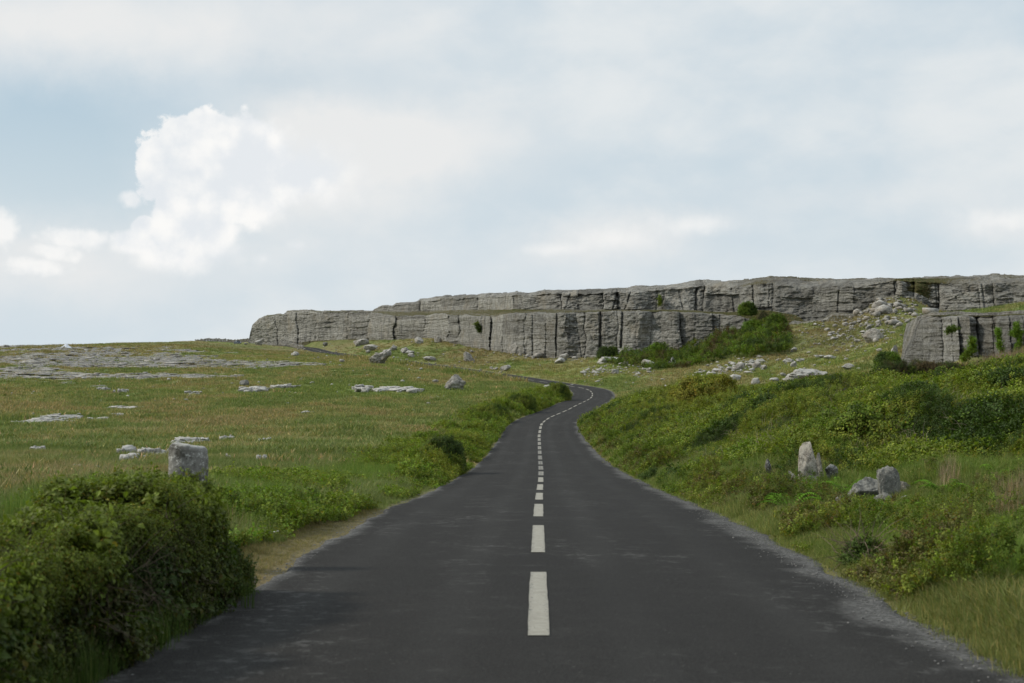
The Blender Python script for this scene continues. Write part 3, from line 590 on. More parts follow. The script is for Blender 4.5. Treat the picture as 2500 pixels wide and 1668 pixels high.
big = [((901,956,851,890), 1, M_rock, 'large tilted boulder in front of the far road, its raised end on the right', dict(sub=5, tilt=.62, planes=14, rough=.24)),
 ((1088,1140,913,953), 2, M_rock, 'pointed pyramid shaped grey boulder alone in the left field', dict(sub=5, taper=.82, rough=.4, planes=4)),
 ((1129,1159,858,884), 3, M_rock, 'hunched brownish boulder on the slope above the thin strip of far road', dict(sub=4, shear=-.2, taper=.4, rough=.42)),
 ((863,901,827,844), 4, M_rock, 'broad boulder on the turf bank right of the far road bend', dict(sub=4)),
 ((888,923,841,858), 5, M_rock, 'low wide boulder just behind the large tilted boulder', dict(sub=4)),
 ((953,969,842,857), 6, M_rock, 'small dark boulder peeping over the raised end of the tilted boulder', dict(sub=3)),
 ((977,1001,848,864), 7, M_rock, 'rugged boulder upslope of the far road, right of the tilted boulder', dict(sub=4, rough=.3)),
 ((1034,1066,870,883), 8, M_rock, 'low pale boulder beside the far road verge', dict(sub=4)),
 ((995,1012,862,874), 9, M_rock, 'knobbly small boulder between the tilted boulder and the far road', dict(sub=3, rough=.3)),
 ((1219,1247,891,907), 10, M_pale, 'pale leaning boulder above the far road, left of the road bend', dict(sub=4, shear=.3)),
 ((585,608,927,943), 11, M_grey, 'dark rounded boulder sitting on a limestone shelf in the left field', dict(sub=4, planes=3)),
 ((1055,1071,927,936), 12, M_rock, 'small purplish grey stone left of the pyramid boulder', dict(sub=3)),
 ((1012,1034,823,841), 14, M_pale, 'split pale boulder in the grass gully under the left part of the cliff', dict(sub=4)),
 ((1060,1079,820,837), 15, M_rock, 'upright block in green plants under the left part of the cliff', dict(sub=4)),
 ((1629,1656,871,892), 16, M_pale, 'triangular pale boulder standing in the green scrub below the cliff', dict(sub=4, taper=.88, rough=.2)),
 ((1568,1590,864,879), 17, M_rock, 'small angular boulder leaning at the cliff foot above the scrub', dict(sub=4, taper=.5)),
 ((1565,1604,877,899), 18, M_rock, 'rounded brown topped boulder in the scrub left of the triangular boulder', dict(sub=4, planes=4)),
 ((1458,1512,872,889), 19, M_pale, 'long flat topped slab of rock below the dark round bush', dict(sub=4, flat=.4)),
 ((1504,1554,851,872), 20, M_rock, 'big fallen block at the cliff foot right of the dark round bush', dict(sub=4, flat=.5, planes=14)),
 ((1354,1380,873,888), 21, M_pale, 'blocky boulder at the end of the path under the cliff', dict(sub=4)),
 ((2108,2157,801,836), 22, M_rock, 'biggest rounded boulder on the brown scree slope', dict(sub=5, planes=6, rough=.14)),
 ((2176,2191,843,868), 23, M_pale, 'upright pale block low on the scree slope left of the right outcrop', dict(sub=4)),
 ((1779,1810,914,932), 24, M_pale, 'large pale block at the right foot of the rubble ridge', dict(sub=4)),
 ((1833,1856,923,940), 25, M_pale, 'two humped pale boulder just above the scrub edge', dict(sub=4)),
 ((1911,1939,875,887), 26, M_pale, 'low pale boulder at the lower edge of the brown slope', dict(sub=4)),
 ((1930,1946,882,898), 27, M_pale, 'pale stacked stone on the green slope', dict(sub=4, taper=.4)),
 ((1942,1965,876,883), 28, M_pale, 'flat pale slab on the green slope beside the brown grass', dict(sub=3, flat=.4)),
 ((1986,2012,867,875), 29, M_pale, 'flat white slab along the top of the green slope', dict(sub=3, flat=.4)),
 ((2011,2040,867,879), 30, M_pale, 'long white boulder on top of the green slope', dict(sub=4)),
 ((1930,1948,847,860), 31, M_pale, 'tilted pale boulder at the right edge of the dark thicket', dict(sub=4, shear=.3)),
 ((1913,1927,843,853), 32, M_rock, 'grey boulder tucked at the right edge of the dark thicket', dict(sub=3)),
 ((1908,2022,900,932), 33, M_pale, 'whale backed limestone hump on the green slope, brown grass at its right end', dict(sub=5, planes=6, rough=.26)),
 ((1879,1902,923,932), 34, M_pale, 'low stone left of the whale backed hump', dict(sub=3)),
 ((2055,2090,887,904), 35, M_pale, 'slanting stone on the green slope below the scree', dict(sub=4, shear=-.4)),
 ((1836,1858,882,900), 36, M_rock, 'round topped boulder at the upper end of the rubble ridge', dict(sub=4)),
 ((1793,1818,888,904), 37, M_rock, 'domed boulder in the middle of the rubble ridge', dict(sub=4)),
 ((1240,1275,838,866), 38, M_rock, 'rounded buttress boulder leaning on the cliff foot', dict(sub=4)),
 ((1362,1388,862,882), 39, M_rock, 'squat boulder against the foot of the fluted cliff', dict(sub=4)),
 ((1560,1580,830,866), 40, M_rock, 'slender pointed slab leaning on the cliff', dict(sub=4, taper=.65)),
 ((622,640,830,843), 41, M_pale, 'pinkish pale boulder at the left foot of the cliff', dict(sub=4)),
 ((710,730,858,870), 42, M_pale, 'small pale boulder in the grass below the far road wall', dict(sub=3)),
 ((788,800,836,847), 43, M_grey, 'small dark boulder right above the far road bend', dict(sub=4, planes=14, flat=.5)),
 ((2172,2225,712,735), 44, M_rock, 'squared boulder perched on the upper cliff rim beside brown grass', None),
 ((8,22,842,849), 45, M_rock, 'reddish stone on the far left skyline', dict(sub=3)),
 ((1325,1352,940,952), 46, M_pale, 'white stone among the grass inside the road bend', dict(sub=3)),
 ((1310,1328,970,986), 47, M_pale, 'pale stone between two roadside bushes on the left', dict(sub=4))]
for box, seed, mat, label, kw in big:
    if kw is None: continue
    stone_at('boulder', box, seed, mat, label, 'boulder', 'boulders below the cliff' if seed not in (2, 11, 12, 45, 46, 47) else None, **kw)
# three heaps of broken rock in the left field and by the road: each loose stone is a thing
def scatter_stones(n, sampler, size, label, group, mat, seeds, seed, flat=(.32, .62), name='stone'):
    rng = np.random.default_rng(seed); made = []
    for _ in range(n):
        u, v = sampler(rng); X, Y, Z = hit(u, v); s = min(size(rng), 19)/F*Y
        h = s*rng.uniform(*flat)
        o = obj(name, rock_mesh(int(rng.choice(seeds)), mat if rng.random() < .6 else M_rock, sub=2, planes=11, rough=.34), loc=(X, Y, Z-h*.2), rot=(0, 0, rng.uniform(0, 6.28)), scale=(s*rng.uniform(.9, 1.6), s*rng.uniform(.6, 1.0), h*1.2), label=label, cat='stone', group=group)
        made.append((u, v, s/Y, o))
    for word, key in (('largest', lambda q: -q[2]), ('leftmost', lambda q: q[0]), ('rightmost', lambda q: -q[0]), ('uppermost', lambda q: q[1]), ('lowest', lambda q: -q[1])):
        made.sort(key=key); o = made.pop(0)[3]; o['label'] = word+' '+label
def tri(rng, a, b): return rng.triangular(a, (a+b)/2, b)
def on_line(pts, sv):
    p = np.array(pts, float)
    def f(rng):
        k = rng.uniform(0, len(p)-1); i = int(k); q = p[i]+(p[i+1]-p[i])*(k-i) if i < len(p)-1 else p[-1]
        return q[0]+rng.normal()*6, q[1]+rng.normal()*sv
    return f
SD = list(range(201, 209))
scatter_stones(72, on_line([(1690,922),(1740,912),(1790,902),(1830,892),(1870,884)], 8), lambda r: 5+r.exponential(6.5), 'pale jagged rock in the rubble ridge on the green slope', 'rocks of the rubble ridge', M_pale, SD, 1)
scatter_stones(58, on_line([(1430,912),(1480,903),(1530,900),(1590,908)], 8), lambda r: 4+r.exponential(4.5), 'pale rock in the rubble mound behind the road bend', 'rocks of the rubble mound', M_pale, SD, 2)
scatter_stones(58, lambda r: (tri(r, 1950, 2240), tri(r, 765, 865)), lambda r: 4+r.exponential(4.5), 'grey stone on the brown scree slope', 'stones on the scree slope', M_rock, SD, 3)
scatter_stones(36, lambda r: (tri(r, 1690, 2180), tri(r, 868, 935)), lambda r: 3+r.exponential(2.6), 'small white stone dotted over the green slope', 'stones dotted over the green slope', M_pale, SD, 4)
scatter_stones(26, lambda r: (r.uniform(900, 1420), r.uniform(845, 905)), lambda r: 3+r.exponential(2.6), 'small stone in the grass between the far road and the cliff', 'stones between far road and cliff', M_pale, SD, 5)
scatter_stones(16, on_line([(905,868),(960,872),(1040,890),(1180,905)], 5), lambda r: r.uniform(4, 9), 'grey stone beside the far road', 'stones beside the far road', M_rock, SD, 6)
scatter_stones(9, on_line([(1048,974),(1075,972)], 2), lambda r: r.uniform(5, 11), 'stone in the small cairn of rubble in the left field', 'stones of the small cairn', M_pale, SD, 7)
scatter_stones(10, on_line([(1196,898),(1232,917)], 2), lambda r: r.uniform(6, 12), 'stone in the short row of rocks inside the road bend', 'row of rocks inside the road bend', M_rock, SD, 8)
scatter_stones(8, on_line([(462,968),(492,966)], 3), lambda r: r.uniform(7, 13), 'pinkish stone in the low heap in the left field', 'stones of the low heap', M_pale, SD, 9)
scatter_stones(14, lambda r: (r.uniform(1380, 1700), r.uniform(925, 945)), lambda r: r.uniform(5, 10), 'stone in the grass just beyond the road bend', 'stones beyond the road bend', M_pale, SD, 10)

def rubble(n, sampler, size, label, mat, seed):
    rng = np.random.default_rng(seed); b = Bag(); base = [rock_verts(1700+i, sub=1, planes=8, rough=.2) for i in range(10)]
    for _ in range(n):
        u, v = sampler(rng); X, Y, Z = hit(u, v); q = size(rng)/F*Y; V, T = base[rng.integers(10)]; a = rng.uniform(0, 6.28)
        Q = V*[q*rng.uniform(.9, 1.4), q, q*rng.uniform(.4, .8)]; Q[:, :2] = Q[:, :2]@np.array([[math.cos(a), -math.sin(a)], [math.sin(a), math.cos(a)]]).T
        b.add(Q+[X, Y, Z-.08*q], T)
    obj('rubble', b.mesh('rubble', mat, True), label=label, cat='rubble', kind='stuff')
rubble(240, on_line([(1670,926),(1740,912),(1790,902),(1830,892),(1880,882)], 9), lambda r: 2+r.exponential(2.5), 'small broken stones filling the rubble ridge', M_pale, 61)
rubble(200, on_line([(1420,915),(1480,903),(1530,900),(1600,910)], 9), lambda r: 2+r.exponential(2.2), 'small broken stones filling the rubble mound', M_pale, 62)
rubble(520, lambda r: (tri(r, 1900, 2260), tri(r, 760, 885)), lambda r: 2+r.exponential(2.4), 'small stones littering the brown scree slope', M_rock, 63)
rubble(90, lambda r: (tri(r, 2110, 2270), r.uniform(726, 752)), lambda r: 3+r.exponential(3), 'broken rock in the grassy gully of the upper cliff', M_rock, 69)
rubble(230, lambda r: (tri(r, 1990, 2290), r.uniform(745, 800)), lambda r: 4+r.exponential(6), 'broken rock at the head of the scree slope', M_rock, 66)
rubble(320, lambda r: (tri(r, 1650, 2200), tri(r, 862, 940)), lambda r: 1.2+r.exponential(1.4), 'tiny white stones over the green slope', M_pale, 64)
rubble(420, lambda r: (r.uniform(600, 1450), tri(r, 826, 915)), lambda r: 1.2+r.exponential(1.7), 'small stones littering the turf under the cliff', M_rock, 65)
rubble(420, lambda r: (r.uniform(0, 1180), tri(r, 850, 1060)), lambda r: 1.6+r.exponential(2.4), 'small stones scattered in the left field', M_pale, 67)
rubble(150, lambda r: (lambda q: (np.interp(q, [0, 1, 2, 3, 4], [1240, 1300, 1360, 1460, 1600])+r.normal()*5, np.interp(q, [0, 1, 2, 3, 4], [866, 875, 879, 871, 868])+r.normal()*2.5))(r.uniform(0, 4)), lambda r: 2+r.exponential(3.2), 'fallen stones along the foot of the fluted cliff', M_rock, 68)

# limestone slabs breaking the turf of the left field: each outcrop one thing
SLABS = []
def slab(box, seed, label, n=9, rise=.35, mat=None, group='limestone slabs in the left field', name='limestone_slab'):
    x0, x1, vt, vb = box; rng = np.random.default_rng(seed)
    X1, Y1, Z1 = hit((x0+x1)/2, vb); _, Y2, _ = hit((x0+x1)/2, vt)
    w = (x1-x0)/F*Y1; dep = max(min(Y2-Y1, w*2.2), w*.25); xc = ((x0+x1)/2-CX)/F*Y1
    SLABS.append((xc, Y1+dep*.45, w*.47, dep*.5))
    b = Bag(); rise = rise*1.15+(.14 if Y1 < 80 else .08)
    n = int(n*1.6)
    for i in range(n):
        V, T = rock_verts(seed*37+i, sub=3, planes=4, rough=.38, flat=.42)
        sx = w*rng.uniform(.18, .42); sy = dep*rng.uniform(.22, .42)
        a = rng.uniform(-.3, .3); R = np.array([[math.cos(a), -math.sin(a)], [math.sin(a), math.cos(a)]])
        px, py = rng.uniform(-.5, .5), rng.uniform(0, 1)
        ex = xc+px*(w-sx); ey = Y1+sy*.4+py*max(dep-sy*.8, 0)
        ez = float(ground(ex, ey, False)); hh = rise*rng.uniform(.5, 1.1)
        Q = V*[sx, sy, hh*1.6]; Q[:, :2] = Q[:, :2]@R.T; Q += [ex-xc, ey-Y1, ez-hh*.75-Z1]
        b.add(Q, T)
    return obj(name, b.mesh('limestone_slab', mat or M_pale, True), loc=(xc, Y1, Z1), label=label, cat='rock slab', group=group)
slabs = [((48,96,1089,1105), 'short flat slab alone near the left edge of the field', 5, .12), ((272,378,1082,1116), 'jagged layered slab left of the round stone gatepost', 10, .22),
 ((268,348,1115,1134), 'smooth low slab in front of the jagged layered slab', 4, .16), ((384,492,1062,1089), 'long tilted slab right behind the round stone gatepost', 10, .2),
 ((515,562,1064,1082), 'white slab at the end of a tuft of green plants', 4, .16), ((388,415,1096,1110), 'slab fragment touching the left side of the gatepost', 3, .12),
 ((155,198,1147,1157), 'thin slab left of a rounder one behind the hedge', 4, .08), ((208,250,1147,1160), 'rounded slab just above the hedge leaves', 4, .12),
 ((619,652,1117,1128), 'small slab in brown turf right of the gatepost', 4, .1), ((538,562,1110,1124), 'slab edge in brown turf close to the gatepost', 3, .08),
 ((0,110,1003,1037), 'wide pavement of slabs at the left edge of the field', 16, .2), ((60,160,1004,1024), 'back part of the wide pavement of slabs', 12, .18), ((120,172,1020,1036), 'outermost slab row of the wide pavement', 7, .15),
 ((196,246,1016,1030), 'broken slab with dark plants right of the wide pavement', 6, .15), ((256,296,1006,1017), 'pale slab beyond the broken slab', 4, .13), ((236,350,992,1001), 'thin line of slabs in brown turf', 9, .1),
 ((268,306,942,961), 'stacked slab at the lower edge of the grey pavement', 6, .4), ((226,262,943,955), 'low slab beside the stacked slab', 5, .25), ((548,640,938,960), 'stepped slab under the dark rounded boulder', 9, .35),
 ((640,715,936,951), 'rough slab right of the dark rounded boulder', 9, .4), ((842,905,934,960), 'blocky left end of the grey shelf in the left field', 9, .5), ((900,1024,934,958), 'smooth grey shelf left of the pyramid boulder', 14, .35),
 ((1184,1206,955,961), 'little slab between pyramid boulder and road', 3, .2), ((720,770,1003,1012), 'slab in brown turf in the middle of the left field', 4, .12), ((430,475,954,965), 'slab above the low heap of stones', 5, .25),
 ((100,116,1222,1233), 'white stone peeping over the hedge near the left edge', 2, .12), ((600,650,1073,1084), 'brown edged slab behind the gatepost turf', 4, .1)]
for i, (box, lab, n, rise) in enumerate(slabs): slab(box, 500+i, lab, n, rise)

def build_pavement():
    rng = np.random.default_rng(77); b = Bag(); base = [rock_verts(900+i, sub=2, planes=7, rough=.3, flat=.3) for i in range(14)]; k = 0
    while k < 1500:
        th = rng.uniform(-21, -6); Y = math.exp(rng.uniform(math.log(185), math.log(425))); X = Y*math.tan(math.radians(th))
        if float(pave_mask(np.array([X]), np.array([Y]))[0]) < rng.uniform(.3, 1.0): continue
        V, T = base[rng.integers(14)]; s = .5+rng.exponential(.75); a = rng.normal()*.6
        s = min(s, 3.2); Q = V*[s*rng.uniform(.9, 1.6), s*rng.uniform(.9, 1.8), rng.uniform(.2, .42)]
        Q[:, :2] = Q[:, :2]@np.array([[math.cos(a), -math.sin(a)], [math.sin(a), math.cos(a)]]).T
        b.add(Q+[X, Y, float(ground(X, Y, False))-.13], T); k += 1
    obj('limestone_pavement', b.mesh('limestone_pavement', M_rock, True), label='grey limestone pavement spread over the far left of the field', cat='pavement', kind='stuff')
build_pavement()

# ------------------------------------------------------------------ standing stones by the road
def gatepost():
    n, m = 40, 34; th = np.linspace(0, 2*math.pi, n, endpoint=False); V = []
    X, Y = (459-CX)/F*14.6, 14.6; top = -(1085-CY)/F*14.6; bot = float(ground(X, Y))-.15; h = top-bot; r = 94/F*14.6/2
    for j in range(m+8):
        if j < m: t = j/(m-1); rr = r*(1.03-.05*t)-(.03 if t > .98 else 0)*r; z = bot+h*(.94*t)
        else: q = (j-m+1)/8; rr = r*(.97*math.cos(q*math.pi/2*.97)**.28); z = bot+h*(.945+.055*math.sin(q*math.pi/2)**.8)
        for a in th:
            k = 1+.03*math.cos(2*a+.6)+.03*math.cos(3*a)+.012*math.cos(7*a)
            V.append((rr*k*math.cos(a), rr*k*math.sin(a), z-bot+(.02*math.cos(a+2.6) if j > m-4 else 0)))
    V.append((0, 0, h)); V = np.array(V)
    nn = fbm(V[:, 0]*9, V[:, 1]*9, V[:, 2]*9, seed=4, octv=5, gain=.6)-.5
    rad = np.hypot(V[:, 0], V[:, 1])[:, None]+1e-6; V[:, :2] += V[:, :2]/rad*(nn*.03)[:, None]; V[:, 2] += nn*.02*(V[:, 2] > h*.9)
    T = []; R = m+8
    for j in range(R-1):
        for i in range(n):
            a, b2, c, d = j*n+i, j*n+(i+1) % n, (j+1)*n+(i+1) % n, (j+1)*n+i; T += [(a, b2, c), (a, c, d)]
    for i in range(n): T.append(((R-1)*n+i, (R-1)*n+(i+1) % n, R*n))
    obj('stone_gatepost', mesh_np('stone_gatepost', V, T, M_post, True), loc=(X, Y, bot), label='round lichen covered stone gatepost behind the near hedge', cat='gatepost')
gatepost()
def near_stone(box, seed, mat, label, cat, name, Y, bury=.1, depth=.7, yaw=0, **kw):
    kw.setdefault('sub', 5); x0, x1, vt, vb = box; xc = ((x0+x1)/2-CX)/F*Y; w = (x1-x0)/F*Y; zt = -(vt-CY)/F*Y; zb = -(vb-CY)/F*Y
    kw.setdefault('sub', 5)
    return obj(name, rock_mesh(seed, mat, **kw), loc=(xc, Y, zb-bury), rot=(0, 0, yaw), scale=(w, w*depth, zt-zb+bury), label=label, cat=cat)
near_stone((1948,1998,1078,1178), 601, M_stand, 'tall pale standing stone with pitted face in front of the scrub', 'standing stone', 'standing_stone', 28.5, .25, taper=.14, rough=.10, planes=3, boxy=.5)
near_stone((1986,2010,1104,1160), 602, M_stand, 'narrow leaning stone behind the right side of the standing stone', 'stone', 'stone', 28.9, .25, taper=.3, shear=-.3, rough=.12)
near_stone((2140,2200,1137,1222), 603, M_grey, 'smooth grey block standing upright in the heap of stones', 'stone', 'stone', 24.2, .3, depth=.65, planes=5, rough=.16, taper=.02, boxy=.5)
near_stone((2060,2160,1165,1232), 604, M_grey, 'grey slab with white top leaning on the left of the upright block', 'stone', 'stone', 24.8, .2, shear=.35, planes=5, rough=.16)
near_stone((2180,2256,1175,1232), 605, M_grey, 'sloping grey stone against the right of the upright block', 'stone', 'stone', 24.4, .2, shear=-.5, taper=.4, planes=6, rough=.16)
near_stone((2124,2186,1202,1234), 606, M_grey, 'squat grey stone lying in front of the upright block', 'stone', 'stone', 23.6, .15, rough=.14)
near_stone((2186,2222,1209,1240), 607, M_post, 'small speckled stone in front of the heap', 'stone', 'stone', 23.4, .12)
near_stone((2240,2282,1217,1246), 608, M_pale, 'white stone half hidden in grass at the right of the heap', 'stone', 'stone', 23.3, .12, planes=5)
near_stone((1921,1943,1149,1172), 609, M_pale, 'small white stone left of the standing stone', 'stone', 'stone', 28.2, .12)
near_stone((2013,2045,1133,1158), 610, M_post, 'low mossy stone right of the standing stone', 'stone', 'stone', 28.6, .12)
near_stone((1867,1884,1120,1144), 611, M_post, 'brown leaning stone in the grass left of the standing stone', 'stone', 'stone', 31.0, .12)

for box_, seed_, lab_ in (((2096,2122,1222,1242), 621, 'pale broken stone left in front of the stone heap'), ((2160,2178,1226,1244), 622, 'little white stone at the front of the stone heap'), ((2222,2240,1230,1248), 623, 'pale stone between the speckled and the white stone'),
        ((2255,2284,1206,1222), 624, 'grey stone behind the white stone of the heap'), ((2040,2064,1210,1230), 625, 'pale stone at the far left of the stone heap')):
    near_stone(box_, seed_, M_pale, lab_, 'stone', 'stone', 23.2, .08, planes=8, rough=.2, sub=4)
# dry stone walls far off
def dry_wall(name, pts, h, label, seed):
    rng = np.random.default_rng(seed); p = np.array(pts, float); b = Bag(); L = np.concatenate([[0], np.cumsum(np.hypot(*np.diff(p, axis=0).T))]); s = 0
    base = [rock_verts(1300+i, sub=1, planes=6, rough=.15) for i in range(8)]; o0 = p[0]
    z0 = float(ground(o0[0], o0[1], False))
    while s < L[-1]:
        x, y = np.interp(s, L, p[:, 0]), np.interp(s, L, p[:, 1]); g = float(ground(x, y, False))-z0; z = 0
        while z < h*rng.uniform(.8, 1.05):
            V, T = base[rng.integers(8)]; hh = rng.uniform(.2, .36)
            b.add(V*[rng.uniform(.5, .9), .5, hh*1.15]+[x-o0[0]+rng.uniform(-.1, .1), y-o0[1]+rng.uniform(-.1, .1), g+z-.04], T); z += hh
        s += rng.uniform(.42, .62)
    obj(name, b.mesh(name, M_rock, False), loc=(o0[0], o0[1], z0), label=label, cat='stone wall')
def px_at(u, Y): return ((u-CX)/F*Y, Y)
dry_wall('dry_stone_wall', [px_at(478, 575), px_at(530, 570), px_at(570, 566), px_at(612, 560)], 1.25, 'dark dry stone wall on the skyline behind the car', 5)
_w = [hit(u, v)[:2] for u, v in ((690, 841), (708, 846), (722, 850), (740, 853))]
dry_wall('dry_stone_wall', _w, 1.0, 'short crumbling stone wall beside the far road bend', 6)
for (u, v), lab in (((300, 837), 0),): pass

# ------------------------------------------------------------------ plants: prototypes that are never linked to the scene
def proto(name, bag, mat): return bpy.data.objects.new(name, bag.mesh(name, mat, False))
def leaf_geo(L, W, fold=.25, curl=.2):
    V = np.array([[0, 0, 0], [W*.8, .32*L, fold*W], [W, .55*L, fold*W-.02*L], [W*.5, .82*L, -curl*L*.35], [0, L, -curl*L], [-W*.5, .82*L, -curl*L*.35], [-W, .55*L, fold*W-.02*L], [-W*.8, .32*L, fold*W], [0, .5*L, 0]])
    T = np.array([[0, 1, 8], [1, 2, 8], [2, 3, 8], [3, 4, 8], [4, 5, 8], [5, 6, 8], [6, 7, 8], [7, 0, 8]]); return V, T
def rotm(rng_yaw, pitch, roll=0):
    cy, sy, cp_, sp, cr, sr = math.cos(rng_yaw), math.sin(rng_yaw), math.cos(pitch), math.sin(pitch), math.cos(roll), math.sin(roll)
    Rz = np.array([[cy, -sy, 0], [sy, cy, 0], [0, 0, 1]]); Rx = np.array([[1, 0, 0], [0, cp_, -sp], [0, sp, cp_]]); Ry = np.array([[cr, 0, sr], [0, 1, 0], [-sr, 0, cr]])
    return Rz@Rx@Ry
def stem_geo(p0, p1, r0, r1):
    p0, p1 = np.array(p0, float), np.array(p1, float); d = p1-p0; d /= np.linalg.norm(d)+1e-9; a = np.cross(d, [0, 0, 1.0] if abs(d[2]) < .9 else [1.0, 0, 0]); a /= np.linalg.norm(a); c = np.cross(d, a)
    V = [p0+r0*(a*math.cos(k)+c*math.sin(k)) for k in (0, 2.09, 4.19)]+[p1+r1*(a*math.cos(k)+c*math.sin(k)) for k in (0, 2.09, 4.19)]
    return np.array(V), np.array([[0, 1, 4], [0, 4, 3], [1, 2, 5], [1, 5, 4], [2, 0, 3], [2, 3, 5]])
def sprig(seed, n, leaf, size, spread):
    rng = np.random.default_rng(seed); b = Bag()
    tip = np.array([rng.normal()*.15, rng.normal()*.15, 1.0])*size
    b.add(*stem_geo((0, 0, -.3*size), tip, .006*size*3, .003*size*3), c=(.55, .4, .35))
    for i in range(n):
        t = rng.uniform(.05, 1); V, T = leaf_geo(leaf*rng.uniform(.65, 1.25), leaf*rng.uniform(.26, .40), .3, .25)
        R = rotm(rng.uniform(0, 6.28), rng.uniform(-.5, .9), rng.normal()*.3)
        k = rng.uniform(.65, 1.3); warm = rng.random() < .08
        b.add((V+[0, spread*size*rng.uniform(.05, .5), 0])@R.T+tip*t, T, c=(k*1.5, k*.95, k*.6) if warm else (k, k, k))
    return b
P_leafy = [proto('leafy_sprig', sprig(10+i, 22, .30, 1.0, .5), M_leaf) for i in range(4)]     # unit size; scaled per plant
P_fine = [proto('heath_sprig', sprig(30+i, 44, .15, 1.0, .45), M_leaf) for i in range(4)]
def grass_clump(seed, n, w, h, spread, lean, segs=3, dry=.2, seedhead=0):
    rng = np.random.default_rng(seed); b = Bag()
    for i in range(n):
        a = rng.uniform(0, 6.28); r = spread*math.sqrt(rng.random()); base = np.array([r*math.cos(a), r*math.sin(a), 0]); hh = h*rng.uniform(.45, 1.15); ln = lean*rng.uniform(.1, 1)*hh
        da = a+rng.normal()*.8; dv = np.array([math.cos(da), math.sin(da), 0]); sd_ = np.array([-math.sin(da+rng.normal()*.8), math.cos(da), 0]); ww = w*rng.uniform(.7, 1.3)
        V = []; 
        for s in range(segs+1):
            t = s/segs; c = base+dv*ln*t*t+np.array([0, 0, hh*(t-.22*lean*t*t)]); k = ww*(1-t)**.7 if t < 1 else 0
            V += [c-sd_*k, c+sd_*k]
        T = []
        for s in range(segs): j = 2*s; T += [(j, j+1, j+3), (j, j+3, j+2)]
        k = rng.uniform(.75, 1.25); b.add(V, T, c=(k*1.75, k*1.3, k*1.5) if rng.random() < dry else (k, k, k))
    return b
P_grass = [proto('grass_tuft', grass_clump(50+i, 26, .0045, .22, .13, .8), M_blade) for i in range(4)]
P_gfar = [proto('grass_tuft', grass_clump(60+i, 16, .016, .22, .22, .8, 2, .25), M_blade) for i in range(4)]
P_tall = [proto('tall_grass', grass_clump(70+i, 26, .0042, .60, .16, .45, 4, .25), M_blade) for i in range(4)]
def fern_bag(seed, n=9):
    rng = np.random.default_rng(seed); b = Bag()
    for f in range(n):
        yaw = f*6.28/n+rng.normal()*.3; L = rng.uniform(.7, 1.05); up = rng.uniform(1.1, 1.9); prev = None
        for s in range(17):
            t = s/16; c = np.array([0, L*(t*.85), L*(up*t-.75*up*t*t)]); R = rotm(yaw, 0)
            if prev is not None: b.add(*stem_geo(prev@R.T, c@R.T, .006, .004), c=(.8, .9, .6))
            prev = c
            if s > 2:
                wl = .24*L*math.sin(math.pi*min(1, (t*.92+.08)))**.8*(1.15-t)
                for sg in (-1, 1):
                    V = np.array([[0, 0, 0], [sg*wl*.5, .035, .015], [sg*wl, .05, -.02], [sg*wl*.5, -.02, .012]]); k = rng.uniform(.8, 1.2)
                    b.add((V+c)@R.T, [[0, 3, 1], [3, 2, 1]], c=(k, k, k))
    return b
P_fern = [fern_bag(80+i) for i in range(3)]
def twig_bag(seed, n=9):
    rng = np.random.default_rng(seed); b = Bag()
    for i in range(n):
        p = rng.normal(size=3)*[.15, .15, .05]; d = rng.normal(size=3)*[.6, .6, .3]+[0, 0, .55]; d /= np.linalg.norm(d)
        for s in range(5):
            q = p+d*.24; b.add(*stem_geo(p, q, .012*(1-s*.17), .012*(1-(s+1)*.17)), c=tuple([rng.uniform(.8, 1.2)]*3)); p = q; d = d+rng.normal(size=3)*.28+[0, 0, -.08]; d /= np.linalg.norm(d)
    return b
P_twig = [proto('twigs', twig_bag(90+i), M_twig) for i in range(3)]

